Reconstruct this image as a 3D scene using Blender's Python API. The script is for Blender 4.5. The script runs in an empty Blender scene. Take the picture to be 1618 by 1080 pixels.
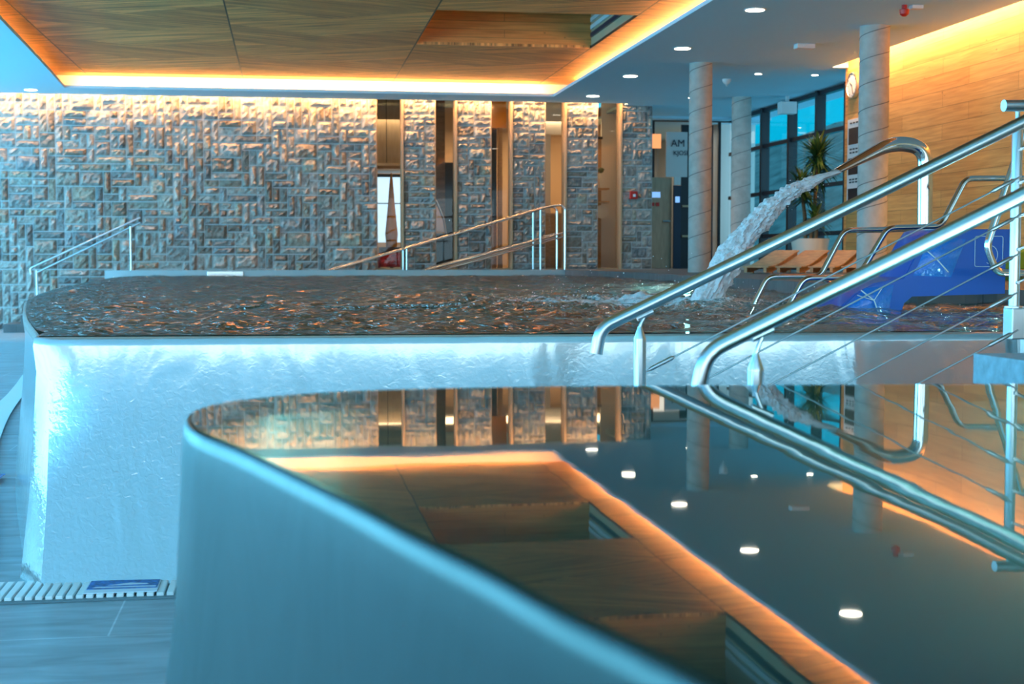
import bpy, bmesh, math, random
from mathutils import Vector, Matrix
random.seed(7)
PI = math.pi
C = bpy.context.scene.collection
SC = bpy.context.scene

# ------------------------------------------------------------------ camera
cam_d = bpy.data.cameras.new('camera')
cam = bpy.data.objects.new('camera', cam_d)
C.objects.link(cam)
cam.location = (0, 0, 1.25)
cam.rotation_euler = (math.radians(90 - 3.383), 0, math.radians(-8.926))
cam_d.sensor_width = 36
cam_d.lens = 36 * 2250 / 1618
cam_d.clip_start = .02
cam_d.clip_end = 500
cam_d.dof.use_dof = True
cam_d.dof.focus_distance = 7.5
cam_d.dof.aperture_fstop = 5.0
SC.camera = cam
SC.view_settings.view_transform = 'Standard'
SC.view_settings.look = 'None'
SC.view_settings.gamma = 1
SC.view_settings.use_curve_mapping = False
SC.view_settings.exposure = 0.25
SC.cycles.use_denoising = True
SC.cycles.max_bounces = 10
SC.cycles.transparent_max_bounces = 12
SC.cycles.caustics_reflective = False
SC.cycles.caustics_refractive = False
SC.cycles.sample_clamp_indirect = 6

# ------------------------------------------------------------------ sky: deep cyan dusk ahead, pale bright sky behind the viewer
W = bpy.data.worlds.new('sky'); SC.world = W; W.use_nodes = True
nt = W.node_tree; nt.nodes.clear()
def wn(t): return nt.nodes.new(t)
wo = wn('ShaderNodeOutputWorld'); bg = wn('ShaderNodeBackground'); tc = wn('ShaderNodeTexCoord'); sx = wn('ShaderNodeSeparateXYZ')
mr = wn('ShaderNodeMapRange'); mr.inputs[1].default_value = -.6; mr.inputs[2].default_value = .35; mr.inputs[3].default_value = 1; mr.inputs[4].default_value = 0
mx = wn('ShaderNodeMix'); mx.data_type = 'RGBA'
mx.inputs[6].default_value = (0.0, .55, .80, 1); mx.inputs[7].default_value = (.75, 1.35, 1.7, 1)
nt.links.new(tc.outputs['Generated'], sx.inputs[0]); nt.links.new(sx.outputs['Y'], mr.inputs[0])
nt.links.new(mr.outputs[0], mx.inputs[0]); nt.links.new(mx.outputs[2], bg.inputs[0]); nt.links.new(bg.outputs[0], wo.inputs[0])
bg.inputs[1].default_value = 1.0

WARM = (1.0, .48, .18)
def area(name, loc, sx_, sy_, power, color, rot):
    d = bpy.data.lights.new(name, 'AREA'); d.shape = 'RECTANGLE'; d.size = sx_; d.size_y = sy_
    d.energy = power; d.color = color
    o = bpy.data.objects.new(name, d); C.objects.link(o); o.location = loc; o.rotation_euler = rot
    return o
# cove lighting of the ceiling recess (strips lying on the lip, tilted inwards)
area('cove_light_back', (.5, 25.0, 4.115), 8.0, .05, 250, WARM, (math.radians(180 - 66), 0, 0))
area('cove_light_right', (4.95, 14, 4.115), .05, 21, 900, WARM, (0, math.radians(180 + 72), 0))
area('cove_light_left', (-3.95, 14, 4.115), .05, 21, 800, WARM, (0, math.radians(180 - 72), 0))
# washers over the stone wall and over the timber wall
area('wall_washer_stone', (.2, 25.62, 4.2), 11.8, .05, 240, WARM, (math.radians(4), 0, 0))
area('wall_washer_timber', (8.02, 12.2, 4.2), .05, 16, 420, WARM, (0, math.radians(-6), 0))
# daylight standing in the glazed rear and left walls
area('daylight_rear', (0, -7.1, 2.0), 17, 3.4, 330, (.66, .88, 1.0), (math.radians(90), 0, 0))
area('daylight_left_back', (-8.8, 21.2, 2.0), 3.2, 8, 560, (.16, .66, 1.0), (0, math.radians(-90), 0))
area('daylight_left', (-8.8, 6, 2.1), 3.2, 22, 1150, (.20, .66, 1.0), (0, math.radians(-90), 0))
# rooms behind the stone piers and behind the entrance glazing
area('corridor_light', (4, 28, 3.9), 5, 1.2, 120, (1, .62, .32), (0, 0, 0))
area('lobby_light', (8, 30.5, 3.9), 2.5, 3, 30, (1, .85, .7), (0, 0, 0))

# ------------------------------------------------------------------ materials
def mat(name):
    m = bpy.data.materials.new(name); m.use_nodes = True
    return m, m.node_tree, m.node_tree.nodes['Principled BSDF']
def pm(name, col, rough=.5, metal=0, noise=None, bump=None, spec=None, emit=None, coat=0):
    m, t, b = mat(name)
    b.inputs['Base Color'].default_value = (*col, 1); b.inputs['Roughness'].default_value = rough; b.inputs['Metallic'].default_value = metal
    if spec is not None: b.inputs['Specular IOR Level'].default_value = spec
    if coat: b.inputs['Coat Weight'].default_value = coat
    if emit: b.inputs['Emission Color'].default_value = (*emit[0], 1); b.inputs['Emission Strength'].default_value = emit[1]
    if noise or bump:
        c = t.nodes.new('ShaderNodeTexCoord'); mp = t.nodes.new('ShaderNodeMapping'); t.links.new(c.outputs['Object'], mp.inputs[0])
    if noise:
        sc, amt, stretch = noise
        mp.inputs['Scale'].default_value = stretch
        n = t.nodes.new('ShaderNodeTexNoise'); n.inputs['Scale'].default_value = sc; n.inputs['Detail'].default_value = 5
        t.links.new(mp.outputs[0], n.inputs[0])
        r = t.nodes.new('ShaderNodeValToRGB'); r.color_ramp.elements[0].position = .3; r.color_ramp.elements[1].position = .7
        r.color_ramp.elements[0].color = (*[x * (1 - amt) for x in col], 1); r.color_ramp.elements[1].color = (*[min(1, x * (1 + amt)) for x in col], 1)
        t.links.new(n.outputs[0], r.inputs[0]); t.links.new(r.outputs[0], b.inputs['Base Color'])
    if bump:
        n2 = t.nodes.new('ShaderNodeTexNoise'); n2.inputs['Scale'].default_value = bump[0]; n2.inputs['Detail'].default_value = 4
        t.links.new(c.outputs['Object'], n2.inputs[0])
        bp = t.nodes.new('ShaderNodeBump'); bp.inputs['Strength'].default_value = bump[1]; bp.inputs['Distance'].default_value = bump[2]
        t.links.new(n2.outputs[0], bp.inputs['Height']); t.links.new(bp.outputs[0], b.inputs['Normal'])
    return m
M = {}
M['plaster'] = pm('ceiling_plaster', (.52, .80, .94), .8)
M['white'] = pm('white_plaster', (.8, .78, .74), .8)
M['tube'] = pm('brushed_steel_tube', (.66, .70, .72), .28, 1)
M['chrome'] = pm('polished_steel_tube', (.75, .74, .73), .09, 1)
M['wire'] = pm('steel_wire', (.75, .78, .8), .3, 1)
M['black'] = pm('black_frame', (.012, .014, .02), .4)
M['dark'] = pm('dark_panel', (.01, .02, .05), .4)
M['concrete'] = pm('concrete', (.45, .45, .42), .75, noise=(9, .12, (1, 1, 1)), bump=(40, .2, .01))
M['seam'] = pm('concrete_seam', (.12, .12, .12), .9)
M['blue'] = pm('blue_plastic', (.0, .11, .52), .28, coat=.4)
M['blue2'] = pm('blue_wet_plastic', (.01, .2, .72), .12, coat=.6, bump=(22, .6, .02))
M['rimgrey'] = pm('grey_pool_rim', (.40, .50, .52), .35, .3)
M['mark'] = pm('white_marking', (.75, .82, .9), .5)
M['lamp'] = pm('lamp_glow', (1, .95, .85), .5, emit=((1, .9, .72), 14))
M['lampring'] = pm('lamp_ring', (.7, .7, .7), .5)
M['red'] = pm('red_plastic', (.5, .012, .01), .35)
M['offwhite'] = pm('white_plastic', (.72, .74, .74), .5)
M['pot'] = pm('white_glazed_pot', (.70, .70, .62), .35)
M['leaf'] = pm('leaf_green', (.035, .085, .02), .4, noise=(6, .5, (1, 1, 1)))
M['leaf2'] = pm('leaf_yellow_green', (.16, .21, .03), .4)
M['trunk'] = pm('palm_trunk', (.16, .10, .05), .9, bump=(40, .5, .02))
M['lounger'] = pm('lounger_wood', (.50, .30, .14), .5, noise=(5, .25, (2, 2, 12)))
M['green'] = pm('green_fabric', (.13, .30, .03), .8)
M['sofa'] = pm('red_fabric', (.75, .03, .03), .7, noise=(12, .6, (1, 1, 1)))
M['tan'] = pm('tan_wall', (.52, .36, .22), .7)
M['walnut'] = pm('dark_wood', (.14, .085, .05), .5, noise=(3, .35, (1, 1, 8)))
M['grate'] = pm('white_grate_plastic', (.88, .92, .92), .45)
M['groove'] = pm('gutter_bottom', (.16, .24, .27), .6)
M['label'] = pm('blue_label', (.01, .17, .50), .4, noise=(60, .8, (1, 2, 1)))
M['basin'] = pm('pool_basin', (.16, .50, .55), .5)
M['amber'] = pm('amber_glass', (.75, .28, .03), .2, coat=.5)
M['door'] = pm('pale_wood_door', (.42, .34, .24), .6, noise=(4, .12, (6, 6, 1)))
M['skin_blue'] = pm('stair_stone', (.34, .48, .55), .7, noise=(25, .2, (1, 1, 1)), bump=(70, .6, .01))
M['sun'] = pm('window_daylight', (.7, .85, 1), .5, emit=((.62, .85, 1), 1.0))
M['clockface'] = pm('clock_face', (.72, .74, .74), .4)
M['notice_glow'] = pm('light_blue_glow', (.2, .4, .7), .5, emit=((.25, .5, .9), .8))  # glow put into the notice sheet and sticker, neither is a light source
M['hill'] = pm('wooded_hill', (.13, .16, .16), .9, noise=(.25, .5, (1, 1, 2)))

def steel_wall(name, col, rough, wav, fine, metal=.92):
    m, t, b = mat(name)
    b.inputs['Metallic'].default_value = metal; b.inputs['Base Color'].default_value = (*col, 1); b.inputs['Roughness'].default_value = rough
    c = t.nodes.new('ShaderNodeTexCoord'); mp = t.nodes.new('ShaderNodeMapping'); t.links.new(c.outputs['Object'], mp.inputs[0])
    mp.inputs['Scale'].default_value = (1, 1, .45)
    n = t.nodes.new('ShaderNodeTexNoise'); n.inputs['Scale'].default_value = 2.6; n.inputs['Detail'].default_value = 2.2; n.inputs['Distortion'].default_value = 1.6
    t.links.new(mp.outputs[0], n.inputs[0])
    n2 = t.nodes.new('ShaderNodeTexNoise'); n2.inputs['Scale'].default_value = 42; n2.inputs['Detail'].default_value = 2; n2.inputs['Distortion'].default_value = .8
    t.links.new(c.outputs['Object'], n2.inputs[0])
    sxyz = t.nodes.new('ShaderNodeSeparateXYZ'); t.links.new(c.outputs['Object'], sxyz.inputs[0])
    mrg = t.nodes.new('ShaderNodeMapRange'); mrg.inputs[1].default_value = .86; mrg.inputs[2].default_value = .5; mrg.inputs[3].default_value = .1; mrg.inputs[4].default_value = 1
    t.links.new(sxyz.outputs['Z'], mrg.inputs[0])
    mu = t.nodes.new('ShaderNodeMath'); mu.operation = 'MULTIPLY'; t.links.new(n2.outputs[0], mu.inputs[0]); t.links.new(mrg.outputs[0], mu.inputs[1])
    b1 = t.nodes.new('ShaderNodeBump'); b1.inputs['Strength'].default_value = 1; b1.inputs['Distance'].default_value = wav
    b2 = t.nodes.new('ShaderNodeBump'); b2.inputs['Strength'].default_value = 1; b2.inputs['Distance'].default_value = fine
    t.links.new(n.outputs[0], b1.inputs['Height']); t.links.new(mu.outputs[0], b2.inputs['Height'])
    t.links.new(b1.outputs[0], b2.inputs['Normal']); t.links.new(b2.outputs[0], b.inputs['Normal'])
    return m
M['steelwall'] = steel_wall('wet_steel_wall', (.60, .63, .63), .11, .007, .0016, .6)
M['steelnear'] = steel_wall('satin_steel_wall', (.08, .10, .095), .34, .003, 0)

def water(name, tint, bumps, foam=False, spec_ior=1.36, glosscol=(1, 1, 1)):
    m = bpy.data.materials.new(name); m.use_nodes = True; t = m.node_tree; t.nodes.clear()
    N = t.nodes.new; L = t.links.new
    out = N('ShaderNodeOutputMaterial'); fr = N('ShaderNodeFresnel'); fr.inputs[0].default_value = spec_ior
    tr = N('ShaderNodeBsdfTransparent'); tr.inputs[0].default_value = (*tint, 1)
    gl = N('ShaderNodeBsdfGlossy'); gl.inputs['Roughness'].default_value = .02; gl.inputs[0].default_value = (*glosscol, 1)
    mix = N('ShaderNodeMixShader'); c = N('ShaderNodeTexCoord')
    prev = None
    for sc, dist, st in bumps:
        mp = N('ShaderNodeMapping'); mp.inputs['Scale'].default_value = st; L(c.outputs['Object'], mp.inputs[0])
        n = N('ShaderNodeTexNoise'); n.inputs['Scale'].default_value = sc; n.inputs['Detail'].default_value = 3; n.inputs['Distortion'].default_value = .6
        L(mp.outputs[0], n.inputs[0])
        b = N('ShaderNodeBump'); b.inputs['Strength'].default_value = 1; b.inputs['Distance'].default_value = dist; L(n.outputs[0], b.inputs['Height'])
        if prev: L(prev.outputs[0], b.inputs['Normal'])
        prev = b
    L(prev.outputs[0], gl.inputs['Normal']); L(prev.outputs[0], fr.inputs['Normal'])
    L(fr.outputs[0], mix.inputs[0]); L(tr.outputs[0], mix.inputs[1]); L(gl.outputs[0], mix.inputs[2])
    last = mix
    if foam:
        df = N('ShaderNodeBsdfDiffuse'); df.inputs[0].default_value = (.75, .82, .86, 1)
        # the foam carries away from where the jet lands, towards the left
        mp = N('ShaderNodeMapping'); mp.vector_type = 'POINT'; L(c.outputs['Object'], mp.inputs[0])
        mp.inputs['Location'].default_value = (-1.35 * .5, -3.9 * .42, 0); mp.inputs['Scale'].default_value = (.5, .42, 0)
        ln = N('ShaderNodeVectorMath'); ln.operation = 'LENGTH'; L(mp.outputs[0], ln.inputs[0])
        mr_ = N('ShaderNodeMapRange'); mr_.inputs[1].default_value = .15; mr_.inputs[2].default_value = 1.15; mr_.inputs[3].default_value = .68; mr_.inputs[4].default_value = .20
        L(ln.outputs['Value'], mr_.inputs[0])
        mp3 = N('ShaderNodeMapping'); mp3.inputs['Scale'].default_value = (1, .6, 1); L(c.outputs['Object'], mp3.inputs[0])
        n = N('ShaderNodeTexNoise'); n.inputs['Scale'].default_value = 24; n.inputs['Detail'].default_value = 9; n.inputs['Roughness'].default_value = .75; L(mp3.outputs[0], n.inputs[0])
        gt = N('ShaderNodeMath'); gt.operation = 'SUBTRACT'; L(mr_.outputs[0], gt.inputs[0]); L(n.outputs[0], gt.inputs[1])
        m2 = N('ShaderNodeMath'); m2.operation = 'MULTIPLY'; m2.inputs[1].default_value = 9; m2.use_clamp = True; L(gt.outputs[0], m2.inputs[0])
        mf = N('ShaderNodeMixShader'); L(m2.outputs[0], mf.inputs[0]); L(mix.outputs[0], mf.inputs[1]); L(df.outputs[0], mf.inputs[2]); last = mf
    L(last.outputs[0], out.inputs[0])
    return m
M['farwater'] = water('rippled_pool_water', (.5, .78, .82), [(11, .09, (1, .8, 1)), (32, .035, (1, .8, 1))], foam=True, spec_ior=3.2)
M['nearwater'] = water('still_pool_water', (.55, .85, .88), [(.9, .0008, (1, 1, 1)), (5, .00006, (1, 1, 1))], spec_ior=1.55)

def jet_mat():
    m, t, b = mat('falling_water')
    b.inputs['Base Color'].default_value = (.95, .93, .95, 1); b.inputs['Roughness'].default_value = .2
    b.inputs['Transmission Weight'].default_value = .12; b.inputs['IOR'].default_value = 1.33
    c = t.nodes.new('ShaderNodeTexCoord'); n = t.nodes.new('ShaderNodeTexNoise'); n.inputs['Scale'].default_value = 34; n.inputs['Detail'].default_value = 4
    t.links.new(c.outputs['Object'], n.inputs[0]); bp = t.nodes.new('ShaderNodeBump'); bp.inputs['Distance'].default_value = .02
    t.links.new(n.outputs[0], bp.inputs['Height']); t.links.new(bp.outputs[0], b.inputs['Normal'])
    return m
M['jet'] = jet_mat()

def two_sided_fresnel(t, ior):
    fr = t.nodes.new('ShaderNodeFresnel'); g = t.nodes.new('ShaderNodeNewGeometry'); mx_ = t.nodes.new('ShaderNodeMix')
    t.links.new(g.outputs['Backfacing'], mx_.inputs[0]); mx_.inputs[2].default_value = ior; mx_.inputs[3].default_value = 1 / ior
    t.links.new(mx_.outputs[0], fr.inputs[0]); return fr
def glass(name, tint, ior=1.3):
    m = bpy.data.materials.new(name); m.use_nodes = True; t = m.node_tree; t.nodes.clear()
    out = t.nodes.new('ShaderNodeOutputMaterial'); fr = two_sided_fresnel(t, ior)
    tr = t.nodes.new('ShaderNodeBsdfTransparent'); tr.inputs[0].default_value = (*tint, 1)
    gl = t.nodes.new('ShaderNodeBsdfGlossy'); gl.inputs['Roughness'].default_value = .01
    mix = t.nodes.new('ShaderNodeMixShader')
    t.links.new(fr.outputs[0], mix.inputs[0]); t.links.new(tr.outputs[0], mix.inputs[1]); t.links.new(gl.outputs[0], mix.inputs[2]); t.links.new(mix.outputs[0], out.inputs[0])
    return m
M['glass'] = glass('clear_glass', (.92, .95, .95))
M['tintglass'] = glass('tinted_glass', (.75, .95, 1.0))

def chevron():
    m, t, b = mat('chevron_wood_veneer'); N = t.nodes.new; L = t.links.new
    def math_(op, a, b_=None, clamp=False):
        n = N('ShaderNodeMath'); n.operation = op; n.use_clamp = clamp
        for i, v in enumerate((a, b_)):
            if v is None: continue
            if isinstance(v, (int, float)): n.inputs[i].default_value = v
            else: L(v, n.inputs[i])
        return n.outputs[0]
    c = N('ShaderNodeTexCoord'); s = N('ShaderNodeSeparateXYZ'); L(c.outputs['Object'], s.inputs[0])
    X, Y = s.outputs['X'], s.outputs['Y']
    px = math_('DIVIDE', math_('ADD', X, .75 + 26), 2.6)
    fx = math_('FRACT', px); pid = math_('FLOOR', px)
    tri = math_('ABSOLUTE', math_('SUBTRACT', fx, .5))           # fan shapes inside a panel
    band = math_('FLOOR', math_('DIVIDE', math_('ADD', Y, math_('MULTIPLY', tri, 1.6)), 1.45))
    sg = math_('SUBTRACT', math_('MULTIPLY', math_('MODULO', math_('ADD', band, pid), 2), 2), 1)
    v = math_('ADD', Y, math_('MULTIPLY', math_('MULTIPLY', sg, X), .42))
    cmb = N('ShaderNodeCombineXYZ'); L(math_('MULTIPLY', X, .5), cmb.inputs[0]); L(math_('MULTIPLY', v, 15), cmb.inputs[1]); L(math_('MULTIPLY', band, 3.7), cmb.inputs[2])
    n = N('ShaderNodeTexNoise'); n.inputs['Scale'].default_value = 1.6; n.inputs['Detail'].default_value = 7; n.inputs['Roughness'].default_value = .62; n.inputs['Distortion'].default_value = .5; L(cmb.outputs[0], n.inputs[0])
    r = N('ShaderNodeValToRGB'); L(n.outputs[0], r.inputs[0])
    r.color_ramp.elements[0].position = .38; r.color_ramp.elements[0].color = (.20, .075, .02, 1)
    r.color_ramp.elements[1].position = .62; r.color_ramp.elements[1].color = (1, .44, .135, 1)
    tone = math_('ADD', .98, math_('MULTIPLY', sg, .14))
    tm = N('ShaderNodeVectorMath'); tm.operation = 'SCALE'; L(r.outputs[0], tm.inputs[0]); L(tone, tm.inputs[3])
    line = math_('LESS_THAN', fx, .008)
    mixc = N('ShaderNodeMix'); mixc.data_type = 'RGBA'; L(line, mixc.inputs[0]); L(tm.outputs[0], mixc.inputs[6]); mixc.inputs[7].default_value = (.01, .008, .006, 1)
    L(mixc.outputs[2], b.inputs['Base Color']); b.inputs['Roughness'].default_value = .5
    return m
M['chevron'] = chevron()

def planks(name, axis_u, c0, c1, row=.2, length=2.2):
    """horizontal pine boards; axis_u = 'X' or 'Y' is the running direction, Z the height"""
    m, t, b = mat(name); N = t.nodes.new; L = t.links.new
    c = N('ShaderNodeTexCoord'); s = N('ShaderNodeSeparateXYZ'); L(c.outputs['Object'], s.inputs[0])
    cm = N('ShaderNodeCombineXYZ'); L(s.outputs[axis_u], cm.inputs[0]); L(s.outputs['Z'], cm.inputs[1])
    br = N('ShaderNodeTexBrick'); L(cm.outputs[0], br.inputs[0]); br.inputs['Scale'].default_value = 1
    br.inputs['Brick Width'].default_value = length; br.inputs['Row Height'].default_value = row; br.inputs['Mortar Size'].default_value = .0025; br.inputs['Bias'].default_value = 0
    br.inputs['Color1'].default_value = (*c0, 1); br.inputs['Color2'].default_value = (*c1, 1); br.inputs['Mortar'].default_value = (*[x * .3 for x in c0], 1)
    br.offset = .37
    mp = N('ShaderNodeMapping'); mp.inputs['Scale'].default_value = (.7, 14, 1); L(cm.outputs[0], mp.inputs[0])
    n = N('ShaderNodeTexNoise'); n.inputs['Scale'].default_value = 2; n.inputs['Detail'].default_value = 6; n.inputs['Distortion'].default_value = .6; L(mp.outputs[0], n.inputs[0])
    r = N('ShaderNodeValToRGB'); r.color_ramp.elements[0].position = .25; r.color_ramp.elements[1].position = .75
    r.color_ramp.elements[0].color = (.62, .55, .48, 1); r.color_ramp.elements[1].color = (1, 1, 1, 1); L(n.outputs[0], r.inputs[0])
    mu = N('ShaderNodeMix'); mu.data_type = 'RGBA'; mu.blend_type = 'MULTIPLY'; mu.inputs[0].default_value = 1; L(br.outputs[0], mu.inputs[6]); L(r.outputs[0], mu.inputs[7])
    vo = N('ShaderNodeTexVoronoi'); vo.inputs['Scale'].default_value = 3.2; mp2 = N('ShaderNodeMapping'); mp2.inputs['Scale'].default_value = (1, 1.7, 1); L(cm.outputs[0], mp2.inputs[0]); L(mp2.outputs[0], vo.inputs[0])
    lt = N('ShaderNodeMapRange'); lt.inputs[1].default_value = .03; lt.inputs[2].default_value = .07; lt.inputs[3].default_value = .75; lt.inputs[4].default_value = 0; L(vo.outputs['Distance'], lt.inputs[0])
    k = N('ShaderNodeMix'); k.data_type = 'RGBA'; L(lt.outputs[0], k.inputs[0]); L(mu.outputs[2], k.inputs[6]); k.inputs[7].default_value = (.16, .06, .015, 1)
    L(k.outputs[2], b.inputs['Base Color']); b.inputs['Roughness'].default_value = .45
    return m
M['pineY'] = planks('pine_board_cladding', 'Y', (.64, .32, .09), (.80, .44, .14), .21, 1.9)
M['pineX'] = planks('knotty_pine_boards', 'X', (.95, .36, .09), (1, .45, .13), .12, 5)

def tiles(name, c0, c1, w, h, mortar, rough):
    m, t, b = mat(name); N = t.nodes.new; L = t.links.new
    c = N('ShaderNodeTexCoord'); br = N('ShaderNodeTexBrick'); br.inputs['Scale'].default_value = 1
    L(c.outputs['Object'], br.inputs[0]); br.inputs['Brick Width'].default_value = w; br.inputs['Row Height'].default_value = h; br.inputs['Mortar Size'].default_value = .0035
    br.inputs['Color1'].default_value = (*c0, 1); br.inputs['Color2'].default_value = (*c1, 1); br.inputs['Mortar'].default_value = (*mortar, 1); br.offset = .5
    mp = N('ShaderNodeMapping'); mp.inputs['Scale'].default_value = (1, 4, 1); mp.inputs['Rotation'].default_value = (0, 0, .5); L(c.outputs['Object'], mp.inputs[0])
    n = N('ShaderNodeTexNoise'); n.inputs['Scale'].default_value = 2.5; n.inputs['Detail'].default_value = 8; n.inputs['Distortion'].default_value = 1; L(mp.outputs[0], n.inputs[0])
    r = N('ShaderNodeValToRGB'); r.color_ramp.elements[0].position = .3; r.color_ramp.elements[1].position = .7
    r.color_ramp.elements[0].color = (.7, .7, .7, 1); r.color_ramp.elements[1].color = (1.15, 1.15, 1.15, 1); L(n.outputs[0], r.inputs[0])
    mu = N('ShaderNodeMix'); mu.data_type = 'RGBA'; mu.blend_type = 'MULTIPLY'; mu.inputs[0].default_value = 1; L(br.outputs[0], mu.inputs[6]); L(r.outputs[0], mu.inputs[7])
    L(mu.outputs[2], b.inputs['Base Color']); b.inputs['Roughness'].default_value = rough
    return m
M['floor'] = tiles('stone_floor_tiles', (.32, .42, .47), (.35, .45, .50), 1.2, .6, (.55, .65, .7), .45)
M['deck'] = tiles('dark_deck_tiles', (.13, .13, .135), (.15, .15, .15), .9, .45, (.08, .08, .08), .4)

def stone_mat():
    m, t, b = mat('split_stone'); N = t.nodes.new; L = t.links.new
    a = N('ShaderNodeAttribute'); a.attribute_name = 'shade'
    c = N('ShaderNodeTexCoord'); n = N('ShaderNodeTexNoise'); n.inputs['Scale'].default_value = 14; n.inputs['Detail'].default_value = 8; n.inputs['Roughness'].default_value = .7; L(c.outputs['Object'], n.inputs[0])
    r = N('ShaderNodeValToRGB'); r.color_ramp.elements[0].position = .3; r.color_ramp.elements[1].position = .72
    r.color_ramp.elements[0].color = (.30, .275, .25, 1); r.color_ramp.elements[1].color = (.72, .67, .61, 1); L(n.outputs[0], r.inputs[0])
    mu = N('ShaderNodeMix'); mu.data_type = 'RGBA'; mu.blend_type = 'MULTIPLY'; mu.inputs[0].default_value = 1; L(r.outputs[0], mu.inputs[6]); L(a.outputs['Color'], mu.inputs[7])
    L(mu.outputs[2], b.inputs['Base Color']); b.inputs['Roughness'].default_value = .85
    bp = N('ShaderNodeBump'); bp.inputs['Distance'].default_value = .05; bp.inputs['Strength'].default_value = .8; L(n.outputs[0], bp.inputs['Height']); L(bp.outputs[0], b.inputs['Normal'])
    return m
M['stone'] = stone_mat()
M['mortar'] = pm('mortar', (.60, .62, .62), .9)

# ------------------------------------------------------------------ mesh helpers (all shapes are written in world metres)
def nb(): return bmesh.new()
def box(bm, x0, x1, y0, y1, z0, z1, bev=0):
    r = bmesh.ops.create_cube(bm, size=1)
    for v in r['verts']: v.co = Vector(((x0 + x1) / 2 + v.co.x * (x1 - x0), (y0 + y1) / 2 + v.co.y * (y1 - y0), (z0 + z1) / 2 + v.co.z * (z1 - z0)))
    if bev:
        es = list({e for v in r['verts'] for e in v.link_edges})
        bmesh.ops.bevel(bm, geom=es, offset=bev, segments=2, affect='EDGES', profile=.6)
    return bm
def prism(bm, pts, z0, z1, axis='Z'):
    """extrude a 2D outline: axis Z -> (x,y), axis Y -> (x,z) between y=z0..z1, axis X -> (y,z)"""
    def mk(p, h):
        return {'Z': (p[0], p[1], h), 'Y': (p[0], h, p[1]), 'X': (h, p[0], p[1])}[axis]
    a = [bm.verts.new(mk(p, z0)) for p in pts]; b = [bm.verts.new(mk(p, z1)) for p in pts]
    fs = [bm.faces.new(a), bm.faces.new(b[::-1])]
    for i in range(len(pts)): fs.append(bm.faces.new((a[i], b[i], b[(i + 1) % len(pts)], a[(i + 1) % len(pts)])))
    bmesh.ops.recalc_face_normals(bm, faces=fs)
    return bm
def fillet(pts, r, n=6):
    pts = [Vector(p) for p in pts]; out = [pts[0]]
    for i in range(1, len(pts) - 1):
        a, b, c = pts[i - 1], pts[i], pts[i + 1]
        d1 = (a - b); d2 = (c - b); rr = min(r, d1.length * .48, d2.length * .48)
        p1 = b + d1.normalized() * rr; p2 = b + d2.normalized() * rr
        for k in range(n + 1):
            t = k / n; out.append((1 - t) ** 2 * p1 + 2 * t * (1 - t) * b + t * t * p2)
    out.append(pts[-1]); return out
def tube(bm, pts, r, seg=14, cap=True):
    pts = [Vector(p) for p in pts]; rings = []; N = None
    for i, p in enumerate(pts):
        t = (pts[min(i + 1, len(pts) - 1)] - pts[max(i - 1, 0)]).normalized()
        if N is None:
            N = t.orthogonal().normalized()
        N = (N - t * N.dot(t)).normalized(); B = t.cross(N)
        rr = r[i] if isinstance(r, (list, tuple)) else r
        ra, rb = rr if isinstance(rr, tuple) else (rr, rr)
        rings.append([bm.verts.new(p + N * math.cos(2 * PI * k / seg) * ra + B * math.sin(2 * PI * k / seg) * rb) for k in range(seg)])
    for a, b in zip(rings, rings[1:]):
        for k in range(seg): bm.faces.new((a[k], a[(k + 1) % seg], b[(k + 1) % seg], b[k]))
    if cap: bm.faces.new(rings[0][::-1]); bm.faces.new(rings[-1])
    return bm
def lathe(bm, prof, c, seg=24, axis='Z'):
    """prof: (radius, height) pairs"""
    rings = []
    for r, h in prof:
        ring = []
        for k in range(seg):
            a = 2 * PI * k / seg
            u, v = r * math.cos(a), r * math.sin(a)
            p = {'Z': (u, v, h), 'X': (h, u, v), 'Y': (u, h, v)}[axis]
            ring.append(bm.verts.new((c[0] + p[0], c[1] + p[1], c[2] + p[2])))
        rings.append(ring)
    fs = []
    for a, b in zip(rings, rings[1:]):
        for k in range(seg): fs.append(bm.faces.new((a[k], a[(k + 1) % seg], b[(k + 1) % seg], b[k])))
    if prof[0][0] > 1e-5: fs.append(bm.faces.new(rings[0][::-1]))
    if prof[-1][0] > 1e-5: fs.append(bm.faces.new(rings[-1]))
    bmesh.ops.recalc_face_normals(bm, faces=fs)
    return bm
def obj(name, bm, m, parent=None, smooth=False, label=None):
    if parent is not None:
        o_ = parent; off = Vector((0, 0, 0))
        while o_ is not None: off += o_.location; o_ = o_.parent
        bmesh.ops.translate(bm, verts=bm.verts, vec=-off)
    me = bpy.data.meshes.new(name); bm.to_mesh(me); bm.free()
    for mm in (m if isinstance(m, (list, tuple)) else [m]): me.materials.append(mm)
    if smooth:
        me.polygons.foreach_set('use_smooth', [True] * len(me.polygons)); me.set_sharp_from_angle(angle=math.radians(40))
    o = bpy.data.objects.new(name, me); C.objects.link(o)
    if parent is not None: o.parent = parent
    if label: o['label'] = label
    return o
def struct(name, bm, m, smooth=False):
    o = obj(name, bm, m, None, smooth); o['kind'] = 'structure'; return o
def tag(o, label, cat, group=None, kind=None):
    o['label'] = label; o['category'] = cat
    if group: o['group'] = group
    if kind: o['kind'] = kind
    return o
def thing(name, label, cat, loc, group=None):
    o = bpy.data.objects.new(name, None); o.empty_display_size = .1; C.objects.link(o); o.location = loc
    return tag(o, label, cat, group)
def dup(root, loc, rot=None, label=None):
    r = root.copy(); C.objects.link(r); r.location = loc
    if rot is not None: r.rotation_euler = (0, 0, rot)
    if label: r['label'] = label
    for ch in list(root.children):
        c = ch.copy(); C.objects.link(c); c.parent = r
        for g in list(ch.children):
            d = g.copy(); C.objects.link(d); d.parent = c
    return r
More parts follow.
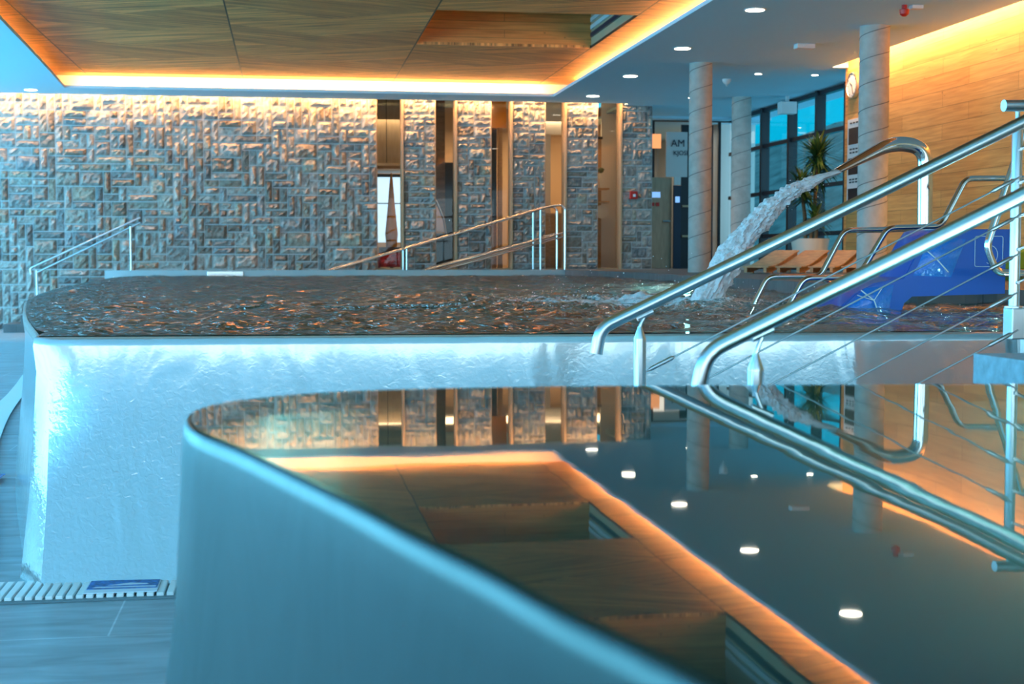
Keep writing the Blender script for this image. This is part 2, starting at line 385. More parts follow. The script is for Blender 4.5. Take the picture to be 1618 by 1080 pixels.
def text_bm(s, size, ext=.002):
    cu = bpy.data.curves.new('t', 'FONT'); cu.body = s; cu.size = size; cu.extrude = ext; cu.align_x = 'CENTER'; cu.align_y = 'CENTER'
    o = bpy.data.objects.new('t', cu); C.objects.link(o)
    me = bpy.data.meshes.new_from_object(o.evaluated_get(bpy.context.evaluated_depsgraph_get()))
    bm = nb(); bm.from_mesh(me); bpy.data.objects.remove(o); bpy.data.meshes.remove(me); bpy.data.curves.remove(cu)
    return bm
def catmull(P, n=8):
    P = [Vector((*p, 0)) for p in P]; out = []
    for i in range(len(P) - 1):
        p0 = P[max(i - 1, 0)]; p1 = P[i]; p2 = P[i + 1]; p3 = P[min(i + 2, len(P) - 1)]
        for k in range(n):
            t = k / n
            out.append(.5 * ((2 * p1) + (-p0 + p2) * t + (2 * p0 - 5 * p1 + 4 * p2 - p3) * t * t + (-p0 + 3 * p1 - 3 * p2 + p3) * t ** 3))
    out.append(P[-1]); return [(v.x, v.y) for v in out]
def sweep_wall(bm, line, prof, side, an=(1, 1)):
    """prof = (outward offset, z) swept along a plan line; side +1/-1 picks the outward normal"""
    rings = []
    for i, p in enumerate(line):
        a = Vector(line[max(i - 1, 0)]); b = Vector(line[min(i + 1, len(line) - 1)]); t = (b - a).normalized()
        n = Vector((-t.y, t.x)) * side
        rings.append([bm.verts.new((p[0] + n.x * d * (an[0] if d > .03 else 1), p[1] + n.y * d * (an[1] if d > .03 else 1), z)) for d, z in prof])
    for a, b in zip(rings, rings[1:]):
        for k in range(len(prof) - 1): bm.faces.new((a[k], a[k + 1], b[k + 1], b[k]))
    bmesh.ops.recalc_face_normals(bm, faces=bm.faces)
    return bm

# ------------------------------------------------------------------ ceiling
CZ = 4.05
b = nb()
prism(b, [(-9, 3), (-3.2, 3), (-3.2, 14), (-3.32, 17.66), (-3.46, 21.2), (-3.62, 24.6), (-9, 24.6)], CZ, 4.10)
box(b, 4.6, 7.95, 3, 24.6, CZ, 4.10)
box(b, 7.95, 9.6, 20.2, 24.6, CZ, 4.10)
box(b, -9, 6.15, 24.6, 25.5, CZ, 4.10)
box(b, 6.15, 9.6, 24.6, 27.6, CZ, 4.10)
box(b, -9, 9.6, -7, 3, CZ, 4.10)
struct('ceiling', b, M['plaster'])
b = nb()
box(b, -9.2, 10.2, -7.2, 34, 5.15, 5.3)                                # roof slab above the voids
struct('trim_1', b, M['white'])
b = nb()                                                               # white plaster sides of the cove
box(b, -4.25, 5.25, 25.35, 25.42, 4.10, 4.40); box(b, 5.2, 5.27, 2.4, 25.4, 4.10, 4.40); box(b, -4.27, -4.2, 2.4, 25.4, 4.10, 4.40); box(b, -4.25, 5.25, 2.4, 2.46, 4.1, 4.4)
box(b, -9, 6.15, 25.36, 25.42, 4.1, 4.6); box(b, -9, 6.15, 25.42, 26.15, 4.35, 4.4); box(b, 7.75, 7.8, 3, 20.2, 4.1, 4.5); box(b, 7.8, 8.4, 3, 20.2, 4.38, 4.44); box(b, 7.95, 8.4, 20.2, 20.25, 4.1, 4.5)
struct('trim_2', b, M['white'])
RECY = [(18.0, 20.9), (11.2, 14.1), (4.4, 7.3)]
b = nb()
for x0, x1 in ((-4.2, 1.87), (4.47, 5.2)): box(b, x0, x1, 2.4, 25.35, 4.35, 4.39)
ys = [25.35, 20.9, 18.0, 14.1, 11.2, 7.3, 4.4, 2.4]
for i in range(0, 8, 2): box(b, 1.87, 4.47, ys[i + 1], ys[i], 4.35, 4.39)
struct('ceiling_wood', b, M['chevron']); 
for i, (y0, y1) in enumerate(RECY):
    nm = ['nearly over the back of the pool', 'seen only mirrored in the still pool', 'above the stairs, out of the picture top'][i]
    t = thing('ceiling_recess', 'knotty pine box recess in the wooden ceiling, ' + nm, 'skylight', (3.17, y0, 4.35))
    b = nb(); box(b, 1.87, 4.47, y1, y1 + .03, 4.39, 5.1); box(b, 1.84, 1.87, y0, y1, 4.39, 5.1); box(b, 1.87, 4.47, y0 - .03, y0, 4.39, 5.1)
    obj('pine_lining', b, M['pineX'], t)
    b = nb(); box(b, 4.47, 4.5, y0, y1, 4.39, 5.1); obj('side_board', b, M['tan'], t)
    b = nb(); box(b, 1.87, 4.47, y0, y1, 5.1, 5.13); obj('recess_top', b, M['walnut'], t)
    for k in range(3):
        b = nb(); box(b, 4.44, 4.47, y0 + .1, y1 - .08, 4.50 + k * .11, 4.56 + k * .11); obj('air_slot', b, M['offwhite'] if k else M['dark'], t)
# ------------------------------------------------------------------ floor, walls
b = nb(); box(b, -9, 9.6, -7, 26, -.1, 0)
struct('floor', b, M['floor'])
b = nb()                                                               # board-clad right wall
box(b, 8.2, 8.35, 3, 20.2, 1.0, 4.5)
prism(b, [(8.2, 3), (8.35, 3), (9.3, -7), (9.15, -7)], 0, 4.1)
struct('wall_right', b, M['pineY'])
b = nb(); box(b, 8.2, 9.0, 20.2, 20.3, 1.0, 4.06); struct('wall_right_return', b, M['pineX'])

def stone_wall(name, x0, x1, z0, z1, y, seed, unit=.132, rough=1.35):
    rnd = random.Random(seed); b = nb(); lay = b.loops.layers.color.new('shade')
    nx = max(1, round((x1 - x0) / unit)); nz = round((z1 - z0) / unit); ux = (x1 - x0) / nx; uz = (z1 - z0) / nz
    used = [[False] * nz for _ in range(nx)]
    opts = [(3, 1), (2, 1), (2, 1), (3, 1), (1, 2), (1, 2), (2, 2), (1, 3), (3, 2), (1, 1), (4, 1)]
    if nx < 8: opts = [(3, 1), (2, 1), (2, 1), (4, 1), (3, 1), (1, 2), (2, 2), (3, 2)]
    for j in range(nz):
        for i in range(nx):
            if used[i][j]: continue
            rnd.shuffle(opts); w, h = 1, 1
            for (a, c) in opts:
                if i + a <= nx and j + c <= nz and not any(used[p][q] for p in range(i, i + a) for q in range(j, j + c)): w, h = a, c; break
            for p in range(i, i + w):
                for q in range(j, j + h): used[p][q] = True
            g = .008; X0, X1 = x0 + i * ux + g, x0 + (i + w) * ux - g; Z0, Z1 = z0 + j * uz + g, z0 + (j + h) * uz - g
            n, mrow = max(2, 2 * w) + 1, max(2, 2 * h) + 1
            base = rnd.uniform(.01, .05) * rough; sh = rnd.uniform(.76, 1.15); tint = rnd.uniform(-.05, .07)
            V = []
            for q in range(mrow + 1):
                row = []
                for p in range(n + 1):
                    u, v = p / n, q / mrow
                    edge = p in (0, n) or q in (0, mrow)
                    d = 0.006 if edge else base + rnd.uniform(-.012, .022) * rough
                    jx = 0 if edge else rnd.uniform(-.012, .012); jz = 0 if edge else rnd.uniform(-.01, .01)
                    row.append(b.verts.new((X0 + (X1 - X0) * u + jx, y - d, Z0 + (Z1 - Z0) * v + jz)))
                V.append(row)
            for q in range(mrow):
                for p in range(n):
                    f = b.faces.new((V[q][p], V[q][p + 1], V[q + 1][p + 1], V[q + 1][p]))
                    for l in f.loops: l[lay] = (sh * (1 + tint), sh, sh * (1 - tint), 1)
    nf = len(b.faces)
    box(b, x0, x1, y, y + .35, z0, z1)
    b.faces.ensure_lookup_table()
    for f in b.faces[nf:]:
        f.material_index = 1
        for l in f.loops: l[lay] = (1, 1, 1, 1)
    return struct(name, b, [M['stone'], M['mortar']])
stone_wall('wall_back', -9, 1.59, 0, 4.33, 25.8, 1)
for k, (a, c) in enumerate(((2.07, 2.65), (3.04, 3.67), (4.06, 4.67), (5.06, 5.65))):
    stone_wall('wall_back_pier_%d' % (k + 1), a, c, 1.04, 4.33, 25.8, 10 + k, .10, 1.4)
stone_wall('wall_back_pier_5', 6.10, 6.68, 1.04, 4.05, 25.8, 20, .10, 1.2)
for k, (a, c) in enumerate(((1.59, 2.07), (2.65, 3.04), (3.67, 4.06), (4.67, 5.06), (5.65, 6.10))):
    b = nb(); box(b, a + .02, c - .03, 25.98, 25.992, 1.06, 4.33); w = struct('window_%d' % (k + 1), b, M['glass'])
    b = nb(); box(b, c - .035, c, 25.74, 26.1, 1.04, 4.33); box(b, a, a + .015, 25.85, 26.1, 1.04, 4.33); box(b, a, c, 25.86, 26.12, 1.0, 1.06)
    fr = obj('window_frame', b, M['tan'], w)

# left and rear glazed walls (daylight side, behind the viewer)
for i, (nm, x0, x1, y0, y1) in enumerate((('wall_left', -9, -8.85, -7, 26), )):
    b = nb(); box(b, x0, x1, y0, y1, 0, .5); box(b, x0, x1, y0, y1, 3.7, 4.1)
    struct(nm, b, M['white'])
    b = nb(); k = y0
    while k < 26: box(b, x0, x1, k, k + .1, .5, 3.7); k += 2.125
    struct('window_6', b, M['black'])
b = nb(); k = -9
while k < 9.6: box(b, k, k + .09, -7, -6.85, 0, 4.05); k += 2.06
box(b, -9, 9.6, -7, -6.85, 2.9, 2.97); box(b, -9, 9.6, -7, -6.85, 0, .12)
struct('window_7', b, M['black'])

# glazed wall beyond the timber wall
b = nb()
for y in (21.75, 23.02, 24.37, 25.85, 27.3): box(b, 8.8, 8.96, y, y + .1, 1.04, 4.05)
for z in (1.04, 1.62, 2.42, 3.3, 3.97): box(b, 8.84, 8.94, 20.3, 28, z, z + .07)
w = struct('window_8', b, M['black'])
b = nb(); box(b, 8.885, 8.895, 20.3, 28, 1.1, 4.0); obj('pane', b, M['tintglass'], w)
b = nb(); box(b, 8.8, 9.6, 28.6, 34, 1.04, 4.1); box(b, -9, 8.8, 33.5, 34, 0, 4.5); box(b, -9, -8.9, 26, 34, 0, 4.5)
struct('wall_far', b, M['white'])
b = nb(); box(b, 6.15, 9.6, 27.6, 34, 4.0, 4.05); box(b, -9, 6.15, 26.15, 34, 4.35, 4.4); struct('ceiling_lobby', b, M['plaster'])
# partition glass line of the lobby at 28 m, seen either side of the first column
b = nb(); box(b, 6.68, 8.86, 27.95, 28.05, 3.98, 4.05)
for x in (7.24, 8.1, 8.62): box(b, x, x + .05, 27.97, 28.03, 1.04, 3.98)
w = struct('window_9', b, M['black'])
b = nb(); box(b, 6.68, 8.86, 27.995, 28.005, 1.04, 3.98); obj('pane', b, M['glass'], w)

# ------------------------------------------------------------------ upper deck, ramp, steps by the left wall
deck_edge = catmull([(4.80, 24.6), (4.92, 22.5), (4.9, 20.0), (4.72, 16.5), (4.5, 13.2), (4.28, 10.9), (4.12, 9.5), (4.03, 8.95), (4.4, 8.8), (5.2, 8.6), (9.2, 8.5)], 6)
b = nb(); prism(b, [(9.6, 8.5), (9.6, 34), (-9, 34), (-9, 26.16), (4.86, 26.16), (4.86, 24.6)] + deck_edge, -.05, 1.04)
struct('floor_upper_deck', b, M['deck'])
b = nb(); box(b, -3.03, 4.86, 24.6, 24.8, 0, 1.04); struct('trim_3', b, M['rimgrey'])
b = nb(); box(b, -1.35, -.75, 24.575, 24.6, .93, 1.02, .004); 
tag(obj('overflow_outlet', b, M['chrome']), 'bright steel outlet plate on the rear rim of the rippled pool', 'outlet')
b = nb(); prism(b, [(4.86, 0), (4.86, 1.04), (4.4, 1.04), (.2, 0)], 24.8, 25.78, 'Y'); struct('floor_ramp', b, M['deck'])
b = nb()
for k in range(6): box(b, -3.03 - .28 * (k + 1), -3.03 - .28 * k, 24.8, 25.76, 0, 1.04 - .15 * (k + 1))
struct('floor_steps', b, M['deck'])

# ------------------------------------------------------------------ far pool
FW = .94
left_line = [(-1.00, 6.0), (-1.10, 6.5), (-1.36, 7.81), (-1.66, 9.5), (-1.98, 11.54), (-2.32, 15), (-2.56, 19.0), (-2.70, 22.0), (-2.76, 24.6)]
ll = catmull(left_line, 6)
front = [(3.06, 5.66), (2, 5.71), (1, 5.76), (0, 5.81), (-.7, 5.845), (-.93, 5.857), (-.985, 5.875)]
rim = front + ll
t = thing('raised_pool', 'large raised stainless steel pool with rippled water and water-washed front wall', 'pool', (1, 5.7, 0))
b = nb(); prof = [(-.01, FW - .03), (0, FW - .004), (.008, FW - .004), (.016, FW - .012), (.02, FW - .04), (.031, .8), (.08, .6), (.17, .3), (.31, .0)]
sweep_wall(b, rim, prof, 1, (.22, 1)); obj('steel_wall', b, M['steelwall'], t, True)
b = nb(); box(b, 3.06, 4.6, 5.55, 5.66, 0, FW, .004); obj('end_panel', b, M['steelwall'], t)
b = nb(); box(b, 3.045, 3.065, 5.54, 5.56, 0, FW); obj('panel_joint', b, M['chrome'], t)
def lerp_line(L, y):
    for (a, c) in zip(L, L[1:]):
        lo, hi = (a, c) if a[1] < c[1] else (c, a)
        if lo[1] <= y <= hi[1]:
            return lo[0] + (hi[0] - lo[0]) * ((y - lo[1]) / max(1e-6, hi[1] - lo[1]))
    return None
def left_x(y):
    v = lerp_line(ll, y)
    return v if v is not None else (-1.0 if y < 7 else -2.76)
def right_x(y):
    if y < 8.95: return 5.6
    v = lerp_line([p for p in deck_edge if p[0] < 5.2], y); return (v if v else 4.9) + .02
from mathutils import noise as mn
b = nb(); ycur = 5.62; rows = []; yl = []
while ycur < 24.6: yl.append(ycur); ycur += .028 + (ycur - 5.6) * .0022
yl.append(24.6)
def front_y(x): 
    v = None
    for (a, c) in zip(front, front[1:]):
        if c[0] <= x <= a[0]: v = a[1] + (c[1] - a[1]) * (x - a[0]) / (c[0] - a[0])
    return v if v is not None else (5.66 if x > 3 else 5.9)
NXC = 190
for y in yl:
    lx, rx = left_x(y), right_x(y); row = []
    for i in range(NXC + 1):
        x = lx + (rx - lx) * i / NXC
        yy = y if y > 6.4 else front_y(x) + .004 + (y - 5.62) * (6.4 - front_y(x) - .004) / (6.4 - 5.62)
        edge = min(1, (yy - front_y(x)) / .35, (x - lx) / .25 + .02)
        amp = .023 * max(0, edge)
        jet = math.exp(-((x - 2.2) ** 2 / 1.5 + (yy - 9.4) ** 2 / 4)) * 1.6
        h = mn.noise(Vector((x * 2.1, yy * 1.3, 1.7))) * 1.1 + mn.noise(Vector((x * 5.5, yy * 3.4, 9.2))) * .8 + mn.noise(Vector((x * 13, yy * 9, 4.2))) * .6
        row.append(b.verts.new((x, yy, FW + amp * (1 + jet) * h)))
    rows.append(row)
for a, c in zip(rows, rows[1:]):
    for i in range(NXC): b.faces.new((a[i], a[i + 1], c[i + 1], c[i]))
o = obj('pool_water', b, M['farwater'], t, True)
b = nb(); prism(b, [(5.9, 5.75)] + rim + [(4.8, 24.6), (4.9, 20), (4.5, 13.2), (5.9, 8.9)], .012, .06); obj('pool_floor', b, M['basin'], t)

# floor gutter grate in front of the pool and along its left side
t = thing('floor_grate', 'white ribbed overflow grate in the floor along the foot of the big steel pool', 'grate', (-.5, 5.5, 0))
b = nb(); box(b, -1.75, 3.0, 5.30, 5.60, .001, .006); obj('channel', b, M['groove'], t)
b = nb(); x = -1.75
while x < 2.9: box(b, x, x + .026, 5.33, 5.60, .004, .018, .003); x += .036
obj('bars', b, M['grate'], t)
t = thing('overflow_apron', 'pale curved overflow apron on the floor left of the big steel pool', 'apron', (-2, 9, 0))
b = nb(); gl_ = [(-1.17, 5.62), (-1.3, 6.5), (-1.56, 7.81), (-1.86, 9.5), (-2.16, 11.54), (-2.38, 13.5), (-2.52, 15.2)]
outer = [(-2.3, 5.62), (-2.33, 7), (-2.36, 9), (-2.40, 11), (-2.46, 12.7), (-2.62, 14.3), (-2.80, 15.9), (-2.72, 16.4)]
ga, go = catmull(gl_, 7), catmull(outer, 6)
ga = ga[:len(go)]; ga += [go[-1]] * (len(go) - len(ga))
va = [b.verts.new((x, y, .02)) for x, y in ga]; vo_ = [b.verts.new((x, y, .02)) for x, y in go]; vl = [b.verts.new((x, y, .0)) for x, y in go]
for k in range(len(ga) - 1):
    b.faces.new((vo_[k], va[k], va[k + 1], vo_[k + 1])); b.faces.new((vl[k], vo_[k], vo_[k + 1], vl[k + 1]))
bmesh.ops.recalc_face_normals(b, faces=b.faces); obj('apron_panel', b, M['grate'], t)
b = nb(); box(b, -1.66, -1.6, 8.05, 8.4, .02, .024); obj('blue_mark', b, M['label'], t, label='small blue printed mark')
# printed plate on the grate
t = thing('drain_plate', 'small blue and white printed plate lying on the ribbed floor grate', 'plate', (-.6, 5.45, .018))
b = nb(); box(b, -.755, -.49, 5.345, 5.55, .018, .021); obj('plate', b, M['mark'], t)
b = nb(); box(b, -.75, -.495, 5.40, 5.545, .0212, .0222); obj('blue_print', b, M['label'], t)
b = nb(); prism(b, [(-.68, 5.455), (-.60, 5.49), (-.54, 5.475), (-.53, 5.46)], .0224, .023); prism(b, [(-.73, 5.42), (-.5, 5.415), (-.5, 5.43), (-.72, 5.435)], .0224, .023); obj('white_print', b, M['mark'], t)

# ------------------------------------------------------------------ near pool
NW = .96
nl = catmull([(3.4, 2.92), (2.4, 3.0), (1.67, 3.06), (.9, 3.14), (.5, 3.165), (.2, 3.14), (.03, 3.075), (-.09, 2.97), (-.165, 2.82), (-.178, 2.66), (-.15, 2.45), (-.075, 2.22), (.0, 1.97), (.075, 1.71), (.13, 1.50), (.185, 1.31), (.225, 1.15), (.285, .94), (.38, .5), (.5, -.2), (.8, -1.5)], 6)
t = thing('infinity_pool', 'nearest raised steel pool with mirror-still water and curved blue-grey wall', 'pool', (1, 1.5, 0))
b = nb(); prof = [(-.01, NW - .04), (.0, NW - .004), (.006, NW - .004), (.012, NW - .010), (.015, NW - .03), (.018, NW - .07), (.022, .8), (.034, .6), (.07, .35), (.13, .12), (.19, 0)]
sweep_wall(b, nl, prof, -1); obj('steel_wall', b, M['steelnear'], t, True)
b = nb(); vs = [b.verts.new((x, y, NW)) for x, y in nl] + [b.verts.new((3.4, -1.5, NW))]
f = b.faces.new(vs[::-1]); bmesh.ops.triangulate(b, faces=[f]); bmesh.ops.recalc_face_normals(b, faces=b.faces)
if b.faces[:][0].normal.z < 0: bmesh.ops.reverse_faces(b, faces=b.faces)
obj('pool_water', b, M['nearwater'], t)
b = nb(); vs = [b.verts.new((x, y, .1)) for x, y in nl] + [b.verts.new((3.4, -1.5, .1))]
b.faces.new(vs[::-1]); obj('pool_floor', b, M['basin'], t)
b = nb(); box(b, 3.4, 3.6, -1.5, 2.9, 0, 1.02); box(b, .8, 3.4, -1.7, -1.5, 0, 1.02); obj('side_wall', b, M['steelnear'], t)

# underwater lamps
def pool_lamp(x, y, z, ax, power, label):
    t = thing('underwater_lamp', label, 'pool lamp', (x, y, z), 'underwater pool lamps')
    d = {'X': (-1, 0), 'Y': (0, -1), 'y': (0, 1)}[ax]; A = 'X' if ax == 'X' else 'Y'; sg = -1 if ax in 'XY' else 1
    b = nb(); lathe(b, [(.13, 0), (.13, sg * .02), (.10, sg * .025)], (x, y, z), 24, A); obj('ring', b, M['chrome'], t)
    b = nb(); lathe(b, [(.10, sg * .0255), (.09, sg * .03)], (x, y, z), 24, A); obj('lens', b, M['poollamp'], t)
    rot = {'X': (0, math.radians(90), 0), 'Y': (math.radians(-90), 0, 0), 'y': (math.radians(90), 0, 0)}[ax]
    l = area('underwater_light', (x + d[0] * .06, y + d[1] * .06, z), .2, .2, power, (.55, 1.0, .95), rot); l.data.shape = 'DISK'
M['poollamp'] = pm('pool_lamp_lens', (.7, .9, .9), .3, emit=((.7, 1, .95), 2))
pool_lamp(3.38, 2.2, .5, 'X', 75, 'round underwater lamp in the side wall of the still pool, far one')
pool_lamp(3.38, .4, .5, 'X', 75, 'round underwater lamp in the side wall of the still pool, near one')
pool_lamp(4.5, 7.0, .45, 'X', 14, 'round underwater lamp beside the blue slide')
pool_lamp(4.6, 16.0, .45, 'X', 45, 'round underwater lamp in the right wall of the rippled pool')

# ------------------------------------------------------------------ stairs between the pools
t = thing('stair', 'blue-grey stone stair with thick treads rising to the right between the two pools', 'stairs', (1.9, 4.05, 0))
for k in range(6):
    b = nb(); x0 = .95 + .27 * k; zt = .163 * (k + 1)
    if k < 5: box(b, x0, x0 + .3, 3.5, 4.6, zt - .09, zt, .004); obj('tread', b, M['skin_blue'], t)
b = nb(); box(b, 2.02, 3.9, 3.32, 3.98, .875, .965, .004); obj('landing_slab', b, M['skin_blue'], t)
b = nb(); box(b, 2.05, 3.9, 3.4, 3.9, 0, .87); obj('landing_base', b, M['tube'], t)
b = nb(); lathe(b, [(.028, .965), (.028, .975), (.012, .982)], (2.32, 3.72, 0), 20); obj('floor_fixing', b, M['chrome'], t)
b = nb(); prism(b, [(.98, 0), (1.2, 0), (2.5, .8), (2.5, .9)], 4.52, 4.56, 'Y'); obj('stringer', b, M['tube'], t)
b = nb(); prism(b, [(.98, 0), (1.2, 0), (2.5, .8), (2.5, .9)], 3.52, 3.56, 'Y'); obj('stringer', b, M['tube'], t)
t = thing('steel_plinth', 'satin steel box plinth under the landing post at the end of the big pool', 'plinth', (2.9, 5.0, 0))
b = nb(); box(b, 2.585, 3.6, 4.8, 4.87, .955, 1.068, .004); obj('plinth_box', b, M['tube'], t)
b = nb(); box(b, 2.65, 3.5, 4.81, 4.86, 0, .955); obj('plinth_foot', b, M['tube'], t)

def stair_rail(Y, pts, posts, r, name, label, base_z):
    t = thing(name, label, 'handrail', (pts[0][0], Y, 0), 'stair handrails')
    b = nb(); tube(b, fillet([(x, Y, z) for x, z in pts], .06, 8), r, 20); obj('rail_tube', b, M['tube'], t, True)
    for x, zt, zr in posts:
        b = nb(); lathe(b, [(.021, base_z), (.021, zt - .055), (.0205, zt - .049), (.009, zt - .018), (.0075, zt - .01)], (x, Y, 0), 20)
        p = obj('post', b, M['tube'], t, True)
        b = nb(); tube(b, fillet([(x, Y, zt - .02), (x + .004, Y, zt + .0), (x + .018, Y, zr)], .01), .006, 10); tube(b, [(x - .01, Y, zr - .008), (x + .045, Y, zr + .017)], .009, 10); obj('bracket', b, M['tube'], p, True)
    return t
rA = [(1.015, .93), (1.03, 1.015), (2.53, 1.722), (3.6, 2.226)]
def zr(x, P=rA): return P[1][1] + (x - P[1][0]) * (P[2][1] - P[1][1]) / (P[2][0] - P[1][0])
stair_rail(4.65, rA, [(1.165, 1.03, zr(1.165) - .025), ], .0215, 'stair_handrail', 'farther satin steel handrail of the stair, with steel wires strung below it', 0)
rB = [(1.015, .915), (1.035, 1.012), (1.88, 1.412), (3.0, 1.94)]
stair_rail(3.45, rB, [(1.165, 1.02, zr(1.165, rB) - .02)], .0205, 'stair_handrail', 'nearer satin steel handrail of the stair, at the edge of the still pool', 0)
# stretched wires
names = ['top wire under the farther stair handrail', 'second wire from the top under the farther stair handrail', 'middle wire under the farther stair handrail', 'second wire from the bottom under the farther stair handrail', 'lowest wire beside the stair, crossing the steel wall']
for k in range(5):
    if k == 0: p0, p1 = (1.20, .875), (2.50, 1.52)
    else: p1 = (2.50, 1.52 - .134 * k); p0 = (1.20, .875 - .134 * k)
    t = thing('stair_wire', 'thin steel ' + names[k], 'wire', (p0[0], 4.65, p0[1]), 'stretched stair wires')
    b = nb(); tube(b, [(p0[0], 4.65, p0[1]), (p1[0], 4.65, p1[1])], .003, 8); obj('cable', b, M['wire'], t, True)
    d = Vector((p1[0] - p0[0], 0, p1[1] - p0[1])).normalized()
    for q, s in ((Vector((p0[0], 4.65, p0[1])), 1), (Vector((p1[0], 4.65, p1[1])), -1)):
        b = nb(); tube(b, [q - d * s * .03, q - d * s * .005, q + d * s * .005, q + d * s * .085, q + d * s * .095], [.003, .003, .0075, .0075, .003], 10); obj('turnbuckle', b, M['tube'], t, True)
# landing posts with horizontal rail
t = thing('landing_railing', 'upright satin steel posts and short top rail at the landing, right edge of the photo', 'railing', (2.6, 4.8, 1.068))
for x, y in ((2.608, 4.835), (2.73, 4.836)):
    b = nb(); lathe(b, [(.035, 1.068), (.035, 1.074), (.0195, 1.076), (.0195, 1.71), (.009, 1.74), (.009, 1.79)], (x, y, 0), 20); p = obj('post', b, M['tube'], t, True)
    for k in range(5):
        b = nb(); z = 1.16 + .12 * k; tube(b, [(x, y - .03, z), (x, y - .018, z), (x + .012, y - .018, z + .004), (x + .05, y - .018, z + .02)], .006, 8); obj('wire_clamp', b, M['tube'], p, True)
b = nb(); tube(b, [(2.545, 4.82, 1.795), (3.6, 4.86, 1.82)], .021, 18); obj('top_rail', b, M['tube'], t, True)

# ------------------------------------------------------------------ water spout with falling jet
t = thing('water_spout', 'curved steel swan-neck spout pouring water into the rippled pool', 'spout', (4.2, 9.0, 1.04))
b = nb(); pth = fillet([(4.21, 9, 1.04), (4.20, 9, 1.98), (3.98, 9, 2.015), (3.57, 9, 1.815)], .21, 12)
rad = []
for i, p in enumerate(pth):
    s = max(0, min(1, (3.98 - p.x) / .42)); rad.append((.05 * (1 + .9 * s), .05 * (1 - .66 * s)))
def flat_tube(b, pts, rad, seg=24):
    rings = []
    for i, p in enumerate(pts):
        tt = (pts[min(i + 1, len(pts) - 1)] - pts[max(i - 1, 0)]).normalized(); N = Vector((0, 1, 0)); B = tt.cross(N)
        rings.append([b.verts.new(p + N * math.cos(2 * PI * k / seg) * rad[i][0] + B * math.sin(2 * PI * k / seg) * rad[i][1]) for k in range(seg)])
    for a, c in zip(rings, rings[1:]):
        for k in range(seg): b.faces.new((a[k], a[(k + 1) % seg], c[(k + 1) % seg], c[k]))
    b.faces.new(rings[0][::-1]); b.faces.new(rings[-1])
flat_tube(b, pth, rad); bmesh.ops.recalc_face_normals(b, faces=b.faces); obj('spout_pipe', b, M['chrome'], t, True)
b = nb(); lathe(b, [(.09, 1.04), (.09, 1.055), (.052, 1.07)], (4.21, 9, 0), 24); obj('base_flange', b, M['chrome'], t, True)
rnd = random.Random(5); b = nb(); jp = []
for k in range(61):
    s = k / 60; x = 3.58 - .92 * s ** .82; z = 1.81 - .26 * s ** .82 - .62 * s ** 2.0; jp.append(Vector((x, 9 - .05 * s, z)))
rings = []; SG = 60; NJ = 150
def jpt(s): return Vector((3.58 - .92 * s ** .82, 9 - .05 * s, 1.81 - .26 * s ** .82 - .62 * s ** 2.0))
for i in range(NJ + 1):
    s = i / NJ; p = jpt(s); tt = (jpt(min(1, s + .01)) - jpt(max(0, s - .01))).normalized(); N = Vector((0, 1, 0)); B = tt.cross(N)
    th = .016 + .055 * min(1, s * 1.5) + .012 * s; wd = .085 + .02 * s; ring = []; g = min(1, s * 4)
    for k in range(SG):
        a = 2 * PI * k / SG; c_, s_ = math.cos(a), math.sin(a)
        nn = mn.noise(Vector((c_ * 2.2, s_ * 2.2, s * 9))) * .026 + mn.noise(Vector((c_ * 6, s_ * 6, s * 26))) * .022 + mn.noise(Vector((c_ * 13, s_ * 13, s * 60))) * .013
        ring.append(b.verts.new(p + N * c_ * wd + B * s_ * th + (N * c_ + B * s_) * nn * g))
    rings.append(ring)
for a, c in zip(rings, rings[1:]):
    for k in range(SG): b.faces.new((a[k], a[(k + 1) % SG], c[(k + 1) % SG], c[k]))
b.faces.new(rings[0][::-1]); b.faces.new(rings[-1]); bmesh.ops.recalc_face_normals(b, faces=b.faces)
tag(obj('water_jet', b, M['jet'], None, True), 'broad foaming jet of water falling in an arc from the steel spout', 'water jet', kind='stuff')
b = nb()
for k in range(520):
    if k < 330: x, y, z = rnd.gauss(2.35, .55), rnd.gauss(9.0, .7), FW + abs(rnd.gauss(0, .055))
    elif k < 430: s = rnd.random(); p = jp[int(s * 60)]; x, y, z = p.x + rnd.gauss(0, .03) - .03, p.y + rnd.gauss(0, .07), p.z + rnd.gauss(-.04, .07)
    else: x, y, z = rnd.gauss(2.1, .45), rnd.gauss(9, .6), FW + abs(rnd.gauss(.05, .15))
    r = rnd.uniform(.0015, .005)
    bmesh.ops.create_icosphere(b, subdivisions=1, radius=r, matrix=Matrix.Translation((x, y, max(z, FW))))
tag(obj('splash_droplets', b, M['jet'], None, True), 'white splashing droplets where the falling jet hits the pool', 'splash', kind='stuff')

